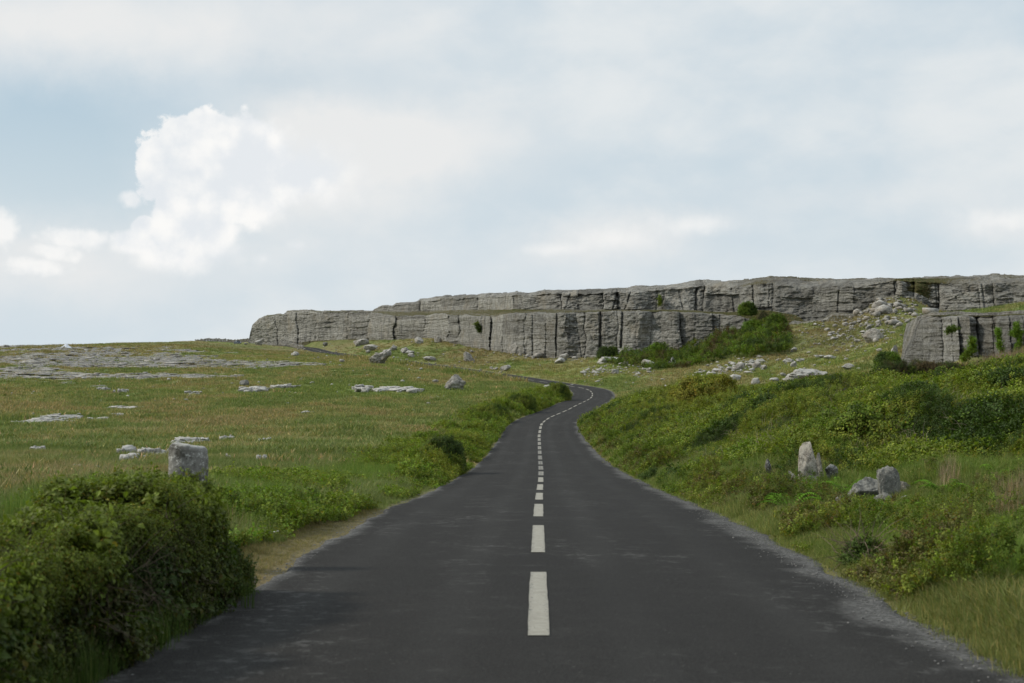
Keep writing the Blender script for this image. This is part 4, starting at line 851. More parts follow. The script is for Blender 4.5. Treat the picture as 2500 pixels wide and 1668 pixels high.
def scatter(name, pts, yaw, tilt, scl, tint, protos, parent=None, pick=None, **kw):
    pts = np.asarray(pts, np.float32); n = len(pts)
    me = bpy.data.meshes.new(name); me.vertices.add(n); me.vertices.foreach_set('co', pts.ravel())
    rot = np.zeros((n, 3), np.float32); rot[:, 2] = yaw
    if np.ndim(tilt) == 2: rot[:, 0] = tilt[:, 0]; rot[:, 1] = tilt[:, 1]
    a = me.attributes.new('rot', 'FLOAT_VECTOR', 'POINT'); a.data.foreach_set('vector', rot.ravel())
    a = me.attributes.new('scl', 'FLOAT', 'POINT'); a.data.foreach_set('value', np.asarray(scl, np.float32))
    a = me.attributes.new('tint', 'FLOAT_COLOR', 'POINT'); a.data.foreach_set('color', np.concatenate([np.asarray(tint, np.float32), np.ones((n, 1), np.float32)], 1).ravel())
    a = me.attributes.new('pick', 'INT', 'POINT'); a.data.foreach_set('value', (RNG.integers(0, len(protos), n) if pick is None else pick).astype(np.int32))
    me.update()
    o = obj(name, me, parent, **kw)
    ng = bpy.data.node_groups.new(name, 'GeometryNodeTree'); ng.interface.new_socket('Geometry', in_out='INPUT', socket_type='NodeSocketGeometry'); ng.interface.new_socket('Geometry', in_out='OUTPUT', socket_type='NodeSocketGeometry')
    N, L = ng.nodes, ng.links; gi = N.new('NodeGroupInput'); go = N.new('NodeGroupOutput'); ip = N.new('GeometryNodeInstanceOnPoints'); jn = N.new('GeometryNodeJoinGeometry')
    for p in protos[::-1]:                                   # the last link comes out first
        oi = N.new('GeometryNodeObjectInfo'); oi.inputs[0].default_value = p; g2 = N.new('GeometryNodeGeometryToInstance'); L.new(oi.outputs['Geometry'], g2.inputs[0]); L.new(g2.outputs[0], jn.inputs[0])
    def na(nm, ty):
        q = N.new('GeometryNodeInputNamedAttribute'); q.data_type = ty; q.inputs[0].default_value = nm; return [s for s in q.outputs if s.enabled][0]
    e2r = N.new('FunctionNodeEulerToRotation'); L.new(na('rot', 'FLOAT_VECTOR'), e2r.inputs[0])
    L.new(gi.outputs[0], ip.inputs['Points']); L.new(jn.outputs[0], ip.inputs['Instance']); ip.inputs['Pick Instance'].default_value = True
    L.new(na('pick', 'INT'), ip.inputs['Instance Index']); L.new(e2r.outputs[0], ip.inputs['Rotation']); L.new(na('scl', 'FLOAT'), ip.inputs['Scale']); L.new(ip.outputs[0], go.inputs[0])
    md = o.modifiers.new('plants', 'NODES'); md.node_group = ng
    return o

# ------------------------------------------------------------------ grass
def hedge_top(Y): return 1.0
def scrub_cover(X, Y):                                   # 0..1, where the scrubby bank right of the road is
    s = road_off(X, Y)-2.9; u = pix(X, Y)
    start = np.interp(Y, [18, 26, 30, 40, 50, 70, 120, 160], [9.5, 5.0, 3.2, 1.5, .8, .5, .4, .4])
    n = fbm(X*.35, Y*.2, seed=61, octv=3)-.5
    return sstep(s+n*3.2, start, start+1.6)*(Y > 20)*(1-sstep(Y+n*10, 128, 142)*(u > 0))*(1-sstep(Y, 108, 122)*(u > 1950))
def scrub_height(X, Y):
    s = np.clip(road_off(X, Y)-2.9, 0, 40)
    big_ = fbm(X*.33, Y*.22, seed=63, octv=2); small = fbm(X*1.1, Y*.9, seed=64, octv=3)
    h = np.clip(.22+s*.13, .2, 1.0)*(.3+.85*sstep(big_, .3, .72))+.34*(small-.5)
    return np.clip(h, .08, 1.6)
def leftweed(X, Y):
    o = -road_off(X, Y)-2.65
    return (o > np.interp(Y, [13, 22, 40], [.9, .3, -.05]))*(1-sstep(o, 1.6+1.6*fbm(Y*.2, Y*0, seed=70), 4.2))*(Y > 15)*(Y < 190)*(1-.0*o)
CLEAR = []
def on_slab(X, Y):
    m = np.zeros(len(X), bool)
    for x, y, rx_, ry_ in SLABS: m |= ((X-x)/rx_)**2+((Y-y)/ry_)**2 < 1+.5*(np.sin(X*7+Y*3))
    return m
def near_clear(X, Y):                                   # shorter growth just in front of the heap of stones
    return np.clip(1-.62*np.exp(-((X-6.1)/1.5)**2-((Y-22)/2.8)**2)-.5*np.exp(-((X-5.2)/1.4)**2-((Y-18)/3)**2)-.55*np.exp(-((X-5.7)/1.2)**2-((Y-26.8)/2.5)**2), .15, 1)
def build_grass():
    n = 460000; th = np.tan(np.radians(RNG.uniform(-30, 30, n))); Y = np.exp(RNG.uniform(math.log(5.5), math.log(570), n)); X = Y*th
    u = pix(X, Y); o = road_off(X, Y)
    keep = (o > 3.04+RNG.normal(size=n)*.12) | (o < -2.72-np.abs(RNG.normal(size=n))*.1)
    keep &= Y < np.where(u > 590, cliff_y(u)-.5, 600); keep &= ~((u > 2200) & (Y > outcrop_y(u)-1) & (Y < outcrop_y(u)+6))
    keep &= (RNG.random(n) > .72*pave_mask(X, Y)) & ~on_slab(X, Y); keep &= RNG.random(n) > .75*scrub_cover(X, Y)
    pass
    X, Y, o = X[keep], Y[keep], o[keep]; n = len(X); Z = ground(X, Y)
    lf = ((o < 0) & (o > -2.9-1.2*fbm(Y*.5, Y*0, seed=141)) & (Y > 12) & (Y < 25))[:, None]; C = turf_col(X, Y); C = np.where(lf, C*.4+np.array([.26, .205, .10])*.6, C)*(.75+.5*RNG.random((n, 1))); far = Y > 55
    h = (.75+.9*fbm(X*.3, Y*.2, seed=72, octv=3))*np.interp(Y, [380, 440], [1, .4]); h = h*np.where(lf[:, 0], .6, 1); h = h*np.where((o < -2.6) & (o > -5.5) & (Y > 224) & (Y < 345), 2.6, 1)
    rv = (o > 0)*(Y < 60); h = h*np.where(rv, 1.2, 1.0)*near_clear(X, Y); h = h*np.clip(np.abs(np.abs(o)-2.7)/.9, .38, 1)
    scl = h*np.where(far, 1.0+Y/420, 1.0)*RNG.uniform(.6, 1.25, n)
    pk = RNG.integers(0, 4, n)+np.where(far, 4, 0)
    scatter('meadow_grass', np.stack([X, Y, Z-.01], 1), RNG.uniform(0, 6.28, n), 0, scl, C, P_grass+P_gfar, pick=pk, label='olive green meadow grass with brown patches on both sides of the road', cat='grass', kind='stuff')
    n = 15000; Y = np.exp(RNG.uniform(math.log(16), math.log(330), n)); X = Y*np.tan(np.radians(RNG.uniform(-22, 6, n))); u = pix(X, Y); o = road_off(X, Y)
    keep = (o < -4) & (fbm(X*.12, Y*.06, seed=78, octv=3)+RNG.normal(size=n)*.05 > .52) & (RNG.random(n) > .6*pave_mask(X, Y)) & (Y < np.where(u > 590, cliff_y(u)-2, 400)); X, Y = X[keep], Y[keep]; n = len(X)
    C = np.where(RNG.random((n, 1)) < .45, np.array([.29, .25, .12]), np.array([.10, .15, .035]))*(.7+.6*RNG.random((n, 1)))
    scatter('tussocks', np.stack([X, Y, ground(X, Y)-.02], 1), RNG.uniform(0, 6.28, n), 0, RNG.uniform(.7, 1.5, n)*(1+Y/260), C, P_gfar, label='coarser tussocks standing out of the left field', cat='grass', kind='stuff')
    # long seeding grass on the verges
    n = 125000; Y = np.exp(RNG.uniform(math.log(6), math.log(60), n)); o = 3.2+7*RNG.random(n)**1.3*np.where(RNG.random(n) < .3, -1, 1)
    left = o < 0; o = np.where(left, -2.8-RNG.random(n)*3.2, o); hd = HEAD(Y); X = XR(Y)+o
    u = pix(X, Y); m = fbm(X*.5, Y*.4, seed=75, octv=3); keep = (np.abs(u-1250) < 2000) & (m > .36) & (RNG.random(n) > .5*scrub_cover(X, Y)) & ~(left & (Y < 15)) & (np.abs(o) > np.where(left, 3.4, 3.1))
    X, Y, o = X[keep], Y[keep], o[keep]; n = len(X)
    dry = sstep(fbm(X*.4, Y*.3, seed=76, octv=3)+RNG.normal(size=n)*.08,   .60, .80)[:, None]*(1-.45*(o > 0))[:, None]
    C = (np.array([.125, .195, .036])*(1-dry)+np.array([.28, .24, .13])*dry)*(.7+.6*RNG.random((n, 1)))
    scatter('verge_grass', np.stack([X, Y, ground(X, Y)-.02], 1), RNG.uniform(0, 6.28, n), 0, RNG.uniform(.3, .85, n)*np.clip((np.abs(o)-2.7)/1.5, .3, 1)*near_clear(X, Y), C, P_tall, label='long dry and green grass on the road verges', cat='grass', kind='stuff')
build_grass()

# ------------------------------------------------------------------ shrubs
GREEN = np.array([.122, .182, .018]); OLIVE = np.array([.20, .235, .030]); DARK = np.array([.052, .088, .015]); BROWN = np.array([.15, .115, .05]); GOLD = np.array([.235, .225, .03]); BRIGHT = np.array([.125, .225, .018])
def leafcol(X, Y, Z, n, seed, cols, w=None):
    k = fbm(X*.5, Y*.35, Z*.6, seed=seed, octv=3)+RNG.normal(size=n)*.05; k = np.clip((k-.3)/.4, 0, .999)*(len(cols)-1); i = k.astype(int); f = (k-i)[:, None]; c = np.array(cols)
    return (c[i]*(1-f)+c[np.minimum(i+1, len(cols)-1)]*f)*(.65+.7*RNG.random((n, 1)))
def build_scrub():
    n = 205000; Y = np.exp(RNG.uniform(math.log(20), math.log(142), n)); th = np.tan(np.radians(RNG.uniform(.5, 28, n))); X = Y*th
    keep = RNG.random(n) < scrub_cover(X, Y); X, Y = X[keep], Y[keep]; n = len(X)
    H = scrub_height(X, Y); dep = RNG.random(n)**2.2; Z = ground(X, Y)+H*(1-.55*dep)-.06
    e = .25; gx = (scrub_height(X+e, Y)-scrub_height(X-e, Y))/(2*e); gy = (scrub_height(X, Y+e)-scrub_height(X, Y-e))/(2*e)
    tilt = np.stack([np.arctan(-gy*-1)*1.0+RNG.normal(size=n)*.45, -np.arctan(gx)*-1+RNG.normal(size=n)*.45], 1)
    C = leafcol(X, Y, Z*0, n, 81, [DARK, GREEN, OLIVE, OLIVE, GREEN, OLIVE, OLIVE, GREEN])
    u = pix(X, Y); gold = np.exp(-((u-1700)/90)**2-((Y-105)/22)**2)[:, None]; C = C*(1-gold*.7)+GOLD*gold*.7*(.7+.6*RNG.random((n, 1)))
    scl = (.16+Y*.0014)*RNG.uniform(.7, 1.4, n)
    pk = np.where(fbm(X*.3, Y*.2, seed=83) > .5, RNG.integers(0, 4, n), RNG.integers(4, 8, n))
    scatter('scrub', np.stack([X, Y, Z], 1), 0*X, tilt, scl, C, P_leafy+P_fine, pick=pk, label='dense green scrub covering the bank right of the road', cat='scrub', kind='stuff')
    n = 420; Y = np.exp(RNG.uniform(math.log(30), math.log(120), n)); th = np.tan(np.radians(RNG.uniform(3, 22, n))); X = Y*th; keep = scrub_cover(X, Y) > .6; X, Y = X[keep], Y[keep]; n = len(X)
    scatter('bare_stems', np.stack([X, Y, ground(X, Y)+scrub_height(X, Y)*.75], 1), RNG.uniform(0, 6.28, n), RNG.normal(size=(n, 2))*.6, RNG.uniform(.3, .65, n), np.tile([.30, .25, .18], (n, 1))*(.5+.8*RNG.random((n, 1))), P_twig, label='pale bare stems arching out of the scrub on the right bank', cat='stems', kind='stuff')
    # solid dark core added under the leaves to block light leaks
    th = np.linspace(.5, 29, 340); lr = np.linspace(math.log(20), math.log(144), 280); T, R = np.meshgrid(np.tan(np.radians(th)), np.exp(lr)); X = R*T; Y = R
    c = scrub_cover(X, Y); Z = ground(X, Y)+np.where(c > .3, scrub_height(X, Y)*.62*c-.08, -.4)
    obj('foliage_core', mesh_np('foliage_core', np.stack([X, Y, Z], -1).reshape(-1, 3), grid_faces(280, 340), M_core, True), label='dark filler core under the scrub leaves on the right bank', cat='foliage_core', kind='stuff')
build_scrub()

def bush(name, label, cat, box, Y, cols, n, sc, protos, group=None, dens=1.0, deep=.8, lean=0, seed=1, flatbase=False, twigs=0, ragged=.22, xyz=None, h=None):
    """a thing: leafy crown round an added dark core"""
    rng = np.random.default_rng(seed); x0, x1, vt, vb = box
    if Y is None: _, Y, _ = hit((x0+x1)/2, vb)
    xc = ((x0+x1)/2-CX)/F*Y; w = (x1-x0)/F*Y; top = -(vt-CY)/F*Y; zb = -(vb-CY)/F*Y; h = top-zb; d = w*deep
    e = obj(name, None, loc=(xc, Y, zb), label=label, cat=cat, group=group)
    D = rng.normal(size=(n, 3)); D[:, 2] = np.abs(D[:, 2])*1.1-.15; D /= np.linalg.norm(D, axis=1, keepdims=True)
    lump = 1+ragged*2*(fbm(D[:, 0]*2.2+seed, D[:, 1]*2.2, D[:, 2]*2.2, seed=seed, octv=3)-.5)
    r = (1-.35*rng.random(n)**2)*lump
    pw = .75
    V = np.sign(D)*np.abs(D)**pw; V /= np.maximum(np.abs(V).max(1, keepdims=True), np.linalg.norm(V, axis=1, keepdims=True)*.86)
    Q = V*r[:, None]*[w/2, d/2, h]; Q[:, 2] = np.maximum(Q[:, 2], rng.random(n)*h*.15)
    yaw = np.arctan2(D[:, 1], D[:, 0])-math.pi/2; tilt = np.stack([-(math.pi/2-np.arcsin(np.clip(D[:, 2], -1, 1)))*.75+rng.normal(size=n)*.45, rng.normal(size=n)*.4], 1)
    C = leafcol(Q[:, 0]*1.7/max(w, .5)*2+seed, Q[:, 1]*2/max(w, .5), Q[:, 2]*2/max(h, .3), n, seed+5, cols)
    scatter('foliage', Q, yaw, tilt, sc*rng.uniform(.7, 1.35, n), C, protos, e)
    Vc, T = rock_verts(seed+40, sub=3, planes=0, rough=.25); obj('stems', mesh_np('stems', Vc*[w*.74, d*.74, h*.8]-[0, 0, .02], T, M_core, True), e)  # solid dark lump added inside the crown, not separate stems
    if twigs:
        k = rng.integers(0, n, twigs); scatter('twigs', Q[k]*.95, rng.uniform(0, 6.28, twigs), rng.normal(size=(twigs, 2))*.5, rng.uniform(.25, .5, twigs)*max(1, sc*3), np.tile([.16, .125, .09], (twigs, 1))*(.7+.6*rng.random((twigs, 1))), P_twig, e)
    return e
def hedge():
    rng = np.random.default_rng(5); n = 34000; Y = 3.2+9.9*rng.random(n)**.85; e = obj('hedge', None, loc=(-2.6, 12.5, float(ZR(12.5))), label='thick bramble hedge in the near left corner with rough leafy top', cat='hedge')
    k = rng.random(n); face = k < .58; top = ~face & (k < .86); end = k >= .86
    W = .95; hgt = np.interp(Y, [5, 8, 9.5, 11.5, 13], [.58, .60, .68, .80, .86])+.14*(fbm(Y*.8, Y*0, seed=91)-.5)+.16*sstep(fbm(Y*2.2, Y*0+3, seed=92), .62, .8)
    t = rng.random(n); zz = np.where(face, t**.9*hgt, hgt*(.92+.16*rng.random(n))); xo = np.where(face, .30*(1-t)**1.6-.05, -W*rng.random(n))
    Y = np.where(end, 13.05+.25*rng.random(n)*(1-t), Y); zz = np.where(end, hgt*t*.98, zz); xo = np.where(end, -W*rng.random(n)*1.0, xo)
    lump = fbm(Y*1.4, zz*1.6, xo*1.2, seed=93, octv=3)-.5
    xo = xo+lump*.55*face-.12*rng.random(n)*face; zz = zz+lump*.35*top-.1*rng.random(n)*top; Y = Y+lump*.4*end
    edge = XR(Y)-2.62; X = edge+xo-.24; Y = 3.2+(Y-3.2)*.945; Z = ZR(Y)+zz
    yaw = np.where(face, -math.pi/2, np.where(end, 0, rng.uniform(0, 6.28, n)))+rng.normal(size=n)*.5
    pitch = np.where(top, rng.normal(size=n)*.5, -.9+rng.normal(size=n)*.5)
    tilt = np.stack([pitch, rng.normal(size=n)*.4], 1)
    C = leafcol(X*2, Y*1.3, Z*2, n, 94, [DARK*.6, DARK*.9, GREEN*.6, DARK*.85, OLIVE*.45, GREEN*.5, BROWN*.35, DARK*.8]); lit_top = sstep(zz/hgt, .55, 1.0)[:, None]
    C = C*(1-.7*lit_top)+(OLIVE*.62+BRIGHT*.28+BROWN*.15)*.7*lit_top*(.7+.6*rng.random((n, 1)))  # sunlit look of the hedge top put into the leaf colour by height
    pk = np.where(fbm(X*1.5, Y*1.2, Z, seed=95) > .52, rng.integers(0, 4, n), rng.integers(4, 8, n))
    loc = np.array(e.location)
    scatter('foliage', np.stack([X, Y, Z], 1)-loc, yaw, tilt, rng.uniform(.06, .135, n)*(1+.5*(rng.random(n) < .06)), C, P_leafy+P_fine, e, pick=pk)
    m = 60; y = np.linspace(3, 12.2, m); V = []
    for q in y:
        lx = float(XR(q))-2.62; z0 = float(ZR(q)); hh = float(np.interp(q, [5, 8, 9.5, 11.5, 13], [.58, .60, .68, .80, .86]))*.9
        for dx, dz in ((-.24, -.1), (-.28, hh*.4), (-.36, hh*.75), (-.5, hh*.84), (-.8, hh*.8), (-.9, -.3)): V.append((lx+dx+.1*math.sin(q*3+dz*4)-loc[0], q-loc[1], z0+dz+.05*math.sin(q*5)-loc[2]))
    Fc = [list(x) for x in grid_faces(m, 6)]
    V = np.array(V); obj('stems', mesh_np('stems', np.concatenate([V, V[-6:].mean(0, keepdims=True)]), np.concatenate([np.array(Fc), np.array([[(m-1)*6+i, (m-1)*6+i+1, m*6, m*6] for i in range(5)])])[:, :4] if False else np.array(Fc), M_core, True), e)  # dark sheet added inside the hedge to back the leaves
    k = 300; y = 5+5.6*rng.random(k)**.8; hh = np.interp(y, [5, 8, 9.5, 11.5, 13], [.58, .60, .68, .84, .92]); kk = fbm(y*1.6, y*0, seed=97)
    pts = np.stack([XR(y)-2.9-rng.random(k)*.75, y, ZR(y)+hh*.96], 1)-loc
    scatter('shoots', pts, rng.uniform(0, 6.28, k), rng.normal(size=(k, 2))*.4, rng.uniform(.09, .24, k)*(.4+1.0*kk), (OLIVE*.5+BRIGHT*.22)*(.6+.8*rng.random((k, 1))), P_leafy, e)
    k = 50; y = rng.uniform(4, 12.2, k); s = rng.random(k); hh = rng.random(k)
    pts = np.stack([XR(y)-2.62-s*.6, y, ZR(y)+.1+hh*.68], 1)-loc
    scatter('twigs', pts, rng.uniform(0, 6.28, k), rng.normal(size=(k, 2))*.7, rng.uniform(.16, .36, k), np.tile([.10, .08, .055], (k, 1))*(.5+.8*rng.random((k, 1))), P_twig, e)
    k = 900; y = rng.uniform(4.5, 12.6, k)
    pts = np.stack([XR(y)-2.78+rng.normal(size=k)*.12, y, ZR(y)-.02], 1)-loc
    scatter('grass_fringe', pts, rng.uniform(0, 6.28, k), 0, rng.uniform(.2, .6, k), np.tile([.07, .115, .025], (k, 1))*(.6+.8*rng.random((k, 1))), P_tall, e)
hedge()
MID = [DARK, GREEN, OLIVE, GREEN, BROWN]
for box, Y, lab, sd_ in (((1040,1122,1078,1154), 48.5, 'dark clipped looking bush beside the left road edge, nearest of the row', 3), ((1150,1234,996,1034), 119, 'long low bush ending in a dark face at the left road edge', 4),
                        ((1243,1300,969,1007), 141, 'grey green bush beside the road where it starts to bend', 6), ((1340,1386,944,982), 173, 'rounded bush on the inside of the road bend', 8)):
    bush('bush', lab, 'bush', box, Y, MID, 2600, .16+Y*.0015, P_fine, 'bushes along the left road edge', seed=sd_, deep=1.5, twigs=40)
bush('bush', 'golden green rounded bush on the crest of the right bank', 'bush', (1640,1800,930,1003), 100, [GREEN, OLIVE, GOLD, GOLD, OLIVE], 4200, .30, P_leafy, seed=12, deep=.9)
bush('thicket', 'big dark thicket with bare branches and a shadowy hollow behind the stones', 'thicket', (2040,2300,1030,1185), 33.5, [GREEN, OLIVE, OLIVE, GREEN, DARK], 6500, .20, P_leafy, seed=13, deep=.7, twigs=260, ragged=.4)
bush('bush', 'dark leafy bush on the bank below the right outcrop', 'bush', (2040,2190,935,985), 78, [GREEN, DARK, GREEN, OLIVE], 2600, .28, P_leafy, seed=15, deep=.7, ragged=.3)
bush('bush', 'leafless brown bush on the bank top in the middle', 'bush', (1950,2030,925,955), 96, [BROWN*.5, BROWN*.7, DARK], 1200, .25, P_fine, seed=16, twigs=160)
bush('bush', 'leafless brown bush at the foot of the right outcrop', 'bush', (2150,2215,890,925), 112, [BROWN*.5, BROWN*.7, DARK], 1200, .28, P_fine, seed=17, twigs=160)
bush('bush', 'wide brown bush in front of the right outcrop', 'bush', (2215,2360,888,925), 112, [BROWN*.5, BROWN*.8, DARK, GREEN], 2200, .28, P_fine, seed=18, twigs=220, deep=.4)
bush('ivy_bush', 'bright green ivy mound at the left foot of the right outcrop', 'bush', (2143,2194,868,908), 128, [DARK, GREEN, BRIGHT, BRIGHT], 2200, .32, P_leafy, seed=19)
bush('bush', 'dark round bush at the foot of the fluted cliff', 'bush', (1462,1507,852,880), 281, [DARK*.8, DARK, GREEN], 1600, .5, P_fine, seed=20)
bush('ivy_bush', 'ivy covered stump standing against the cliff', 'bush', (1816,1856,789,832), 262, [GREEN, BRIGHT, GREEN], 1500, .55, P_leafy, seed=21, deep=.5)
bush('bush', 'green shrub on the ledge at the right end of the lower cliff', 'bush', (1876,1916,772,802), 258, [DARK, GREEN, BRIGHT], 1200, .5, P_leafy, seed=22, deep=.5)
bush('bush', 'green shrub at the foot of the upper cliff', 'bush', (1808,1842,745,768), 268, [DARK, GREEN], 800, .5, P_leafy, seed=23, deep=.4)
bush('bush', 'bright shrub at the cliff foot left of the triangular boulder', 'bush', (1588,1618,846,876), 272, [GREEN, BRIGHT, GREEN], 900, .5, P_leafy, seed=24)
def thicket_mass():                                       # scrub on the slope under the right part of the cliff
    n = 19000; poly = np.array([(1470,888),(1520,873),(1600,862),(1680,858),(1740,832),(1800,806),(1870,800),(1925,812),(1935,850),(1905,872),(1840,876),(1760,884),(1690,900),(1600,905),(1520,898)], float)
    u = RNG.uniform(1465, 1940, n); v = RNG.uniform(798, 908, n); ins = np.zeros(n, bool); j = len(poly)-1
    for i in range(len(poly)):
        a, b = poly[i], poly[j]; c = ((a[1] > v) != (b[1] > v)) & (u < (b[0]-a[0])*(v-a[1])/(b[1]-a[1]+1e-9)+a[0]); ins ^= c; j = i
    u, v = u[ins], v[ins]
    # walk each sight line down to the slope on a coarse table
    Ys = np.linspace(190, 280, 120); n = len(u); X = (u[:, None]-CX)/F*Ys; g = ground(X, np.broadcast_to(Ys, X.shape), False); z = -(v[:, None]-CY)/F*Ys
    k = np.argmax(g >= z, 1); ok = g[np.arange(n), k] >= z[np.arange(n), k]; k = k[ok]; Y = Ys[k]+RNG.uniform(-.4, .4, ok.sum()); X = (u[ok]-CX)/F*Y; n = len(X)
    H = .3+1.6*sstep(fbm(X*.28, Y*.2, seed=111, octv=3), .35, .75); Z = ground(X, Y, False)+H*(1-.6*RNG.random(n)**2)
    C = leafcol(X*.5, Y*.4, Z*0, n, 112, [DARK, GREEN*.8, GREEN, BRIGHT*.9, OLIVE*.7, DARK, BROWN*.7])
    scatter('hillside_scrub', np.stack([X, Y, Z], 1), RNG.uniform(0, 6.28, n), RNG.normal(size=(n, 2))*.6, RNG.uniform(.4, .8, n), C, P_leafy+P_fine, label='dark green scrub on the slope under the right part of the cliff', cat='scrub', kind='stuff')
thicket_mass()
def left_weeds():
    n = 46000; Y = np.exp(RNG.uniform(math.log(15), math.log(185), n)); o = -2.7-RNG.random(n)*4.5; X = XR(Y)+o*np.sqrt(1+HEAD(Y)**2)
    m = fbm(X*.45, Y*.25, seed=121, octv=3); keep = (m > .40) & (RNG.random(n) < leftweed(X, Y)); X, Y, o = X[keep], Y[keep], o[keep]; n = len(X)
    H = .6*np.interp(Y, [15, 28, 42], [.35, .5, 1])*np.clip((-o-2.6)/.8, .15, 1)*sstep(fbm(X*.45, Y*.25, seed=121, octv=3), .36, .62)*(1.15-.3*np.clip((-o-4)/2, 0, 1)); Z = ground(X, Y)+H*(1-.7*RNG.random(n)**1.6)
    C = leafcol(X, Y*.6, Z*0, n, 122, [GREEN, OLIVE, BRIGHT, OLIVE, GREEN, OLIVE])
    scatter('verge_weeds', np.stack([X, Y, Z], 1), RNG.uniform(0, 6.28, n), RNG.normal(size=(n, 2))*.6, (.11+Y*.0016)*RNG.uniform(.7, 1.3, n), C, P_leafy+P_fine, label='leafy weeds lining the left road edge beyond the hedge', cat='weeds', kind='stuff')
    n = 78000; Y = np.exp(RNG.uniform(math.log(9.5), math.log(120), n)); o = 3.05+np.abs(RNG.normal(size=n))*np.where(RNG.random(n) < .5, 1.2, 4.0); X = XR(Y)+o; m = fbm(X*.6, Y*.3, seed=125, octv=3); keep = (m > .47) & (o < 11) & (RNG.random(n) < near_clear(X, Y)**1.5); X, Y, o = X[keep], Y[keep], o[keep]; n = len(X)
    Z = ground(X, Y)+(.12+.62*sstep(fbm(X*.8, Y*.6, seed=127, octv=3), .42, .7))*RNG.random(n)**.7*np.clip((o-2.95)/.8, .12, 1)*near_clear(X, Y); C = leafcol(X, Y*.6, Z*0, n, 126, [DARK*1.2, GREEN, GREEN, OLIVE, BROWN*.9, GREEN])
    scatter('verge_weeds', np.stack([X, Y, Z], 1), RNG.uniform(0, 6.28, n), RNG.normal(size=(n, 2))*.6, (.07+Y*.0014)*RNG.uniform(.7, 1.3, n), C, P_leafy+P_fine, label='low leafy weeds lining the right road edge', cat='weeds', kind='stuff')
left_weeds()
# plants climbing on the rock
def ivy(label, pts, Y, n, wpx, cols, sc, seed):
    rng = np.random.default_rng(seed); p = np.array(pts, float); k = rng.uniform(0, len(p)-1, n); i = np.minimum(k.astype(int), len(p)-2); q = p[i]+(p[i+1]-p[i])*(k-i)[:, None]
    u = q[:, 0]+rng.normal(size=n)*wpx*(.5+fbm(q[:, 1]*.1, q[:, 1]*0, seed=seed)); v = q[:, 1]+rng.normal(size=n)*3; Yv = Y+rng.uniform(-.5, .9, n)-.006*(v-p[:, 1].mean())*0
    pos = np.stack([(u-CX)/F*Yv, Yv, -(v-CY)/F*Yv], 1); o = pos.mean(0)
    C = leafcol(pos[:, 0], pos[:, 2], pos[:, 1]*0, n, seed, cols)
    scatter('ivy', pos-o, rng.uniform(0, 6.28, n), rng.normal(size=(n, 2))*.7-np.array([.9, 0]), sc*rng.uniform(.6, 1.3, n), C, P_leafy, loc=tuple(o), label=label, cat='ivy')
ivy('branching ivy climbing the cleft of the right outcrop', [(2350,880),(2368,862),(2376,845),(2372,828)], 143.6, 500, 4, [GREEN, BRIGHT], .28, 1)
ivy('narrow ivy strand on the right outcrop, next right of the cleft', [(2446,862),(2440,840),(2438,815),(2434,808)], 142.0, 380, 3, [GREEN, BRIGHT], .26, 2)
ivy('long ivy strand at the right edge of the picture on the outcrop', [(2480,866),(2486,840),(2490,812),(2476,818),(2484,790)], 140.6, 620, 4, [GREEN, BRIGHT], .26, 3)
ivy('small green tuft high on the face of the right outcrop', [(2312,812),(2322,806),(2330,802)], 147.5, 260, 5, [DARK, GREEN], .24, 4)
ivy('thin creeper hanging down the upper cliff face', [(1611,745),(1611,735),(1610,725)], 287, 160, 2, [OLIVE, GREEN], .35, 5)
ivy('dark plants growing in a joint of the left cliff', [(1172,812),(1168,800),(1164,790)], 343, 200, 3, [OLIVE, DARK], .45, 6)
# ferns, flowers, dry stems
def fern(u, v, s, seed, label, Y=None):
    X, Yh, Z = hit(u, v)
    if Y: Yh = Y; X = (u-CX)/F*Y; Z = float(ground(X, Y))
    e = obj('fern', None, loc=(X, Yh, Z), rot=(0, 0, seed*1.3), scale=(s, s, s), label=label, cat='fern', group='ferns on the verges')
    b = P_fern[seed % 3]
    if not hasattr(b, 'me'):
        b.me = b.mesh('frond', M_fern, False)
    obj('frond', b.me, e); return e
M_fern, _t, _b = material('fern frond'); _t.l.new(_t.mix(1.0, attr(_t, 'tone'), (.10, .20, .02), 'MULTIPLY'), _b.inputs['Base Color']); _b.inputs['Roughness'].default_value = .95; _b.inputs['Specular IOR Level'].default_value = .05
ferns = [(2060,1215,.6,'bright fern in front of the leaning grey slab'), (2095,1226,.5,'fern brushing the squat grey stone'), (1950,1235,.7,'bright fern below the standing stone'), (1925,1262,.7,'spreading fern nearest the road below the standing stone'),
         (2300,1215,.6,'fern right of the white stone in the heap'), (2440,1190,.7,'fern at the right edge beside the dark bush'), (1985,1205,.55,'fern between standing stone and heap'), (2190,1262,.5,'fern in the grass before the heap'),
         (690,1268,.55,'low fern on the left verge beyond the hedge'), (740,1255,.5,'fern on the left verge, nearer the road'), (640,1235,.6,'fern just past the end of the hedge'), (600,1250,.6,'fern touching the far end of the hedge')]
for i, (u, v, s, lab) in enumerate(ferns): fern(u, v, s, i+1, lab)
M_petal = mat_plain('white petals', (.75, .75, .72), .6); M_stalk = mat_plain('green stalk', (.06, .1, .03), .7)
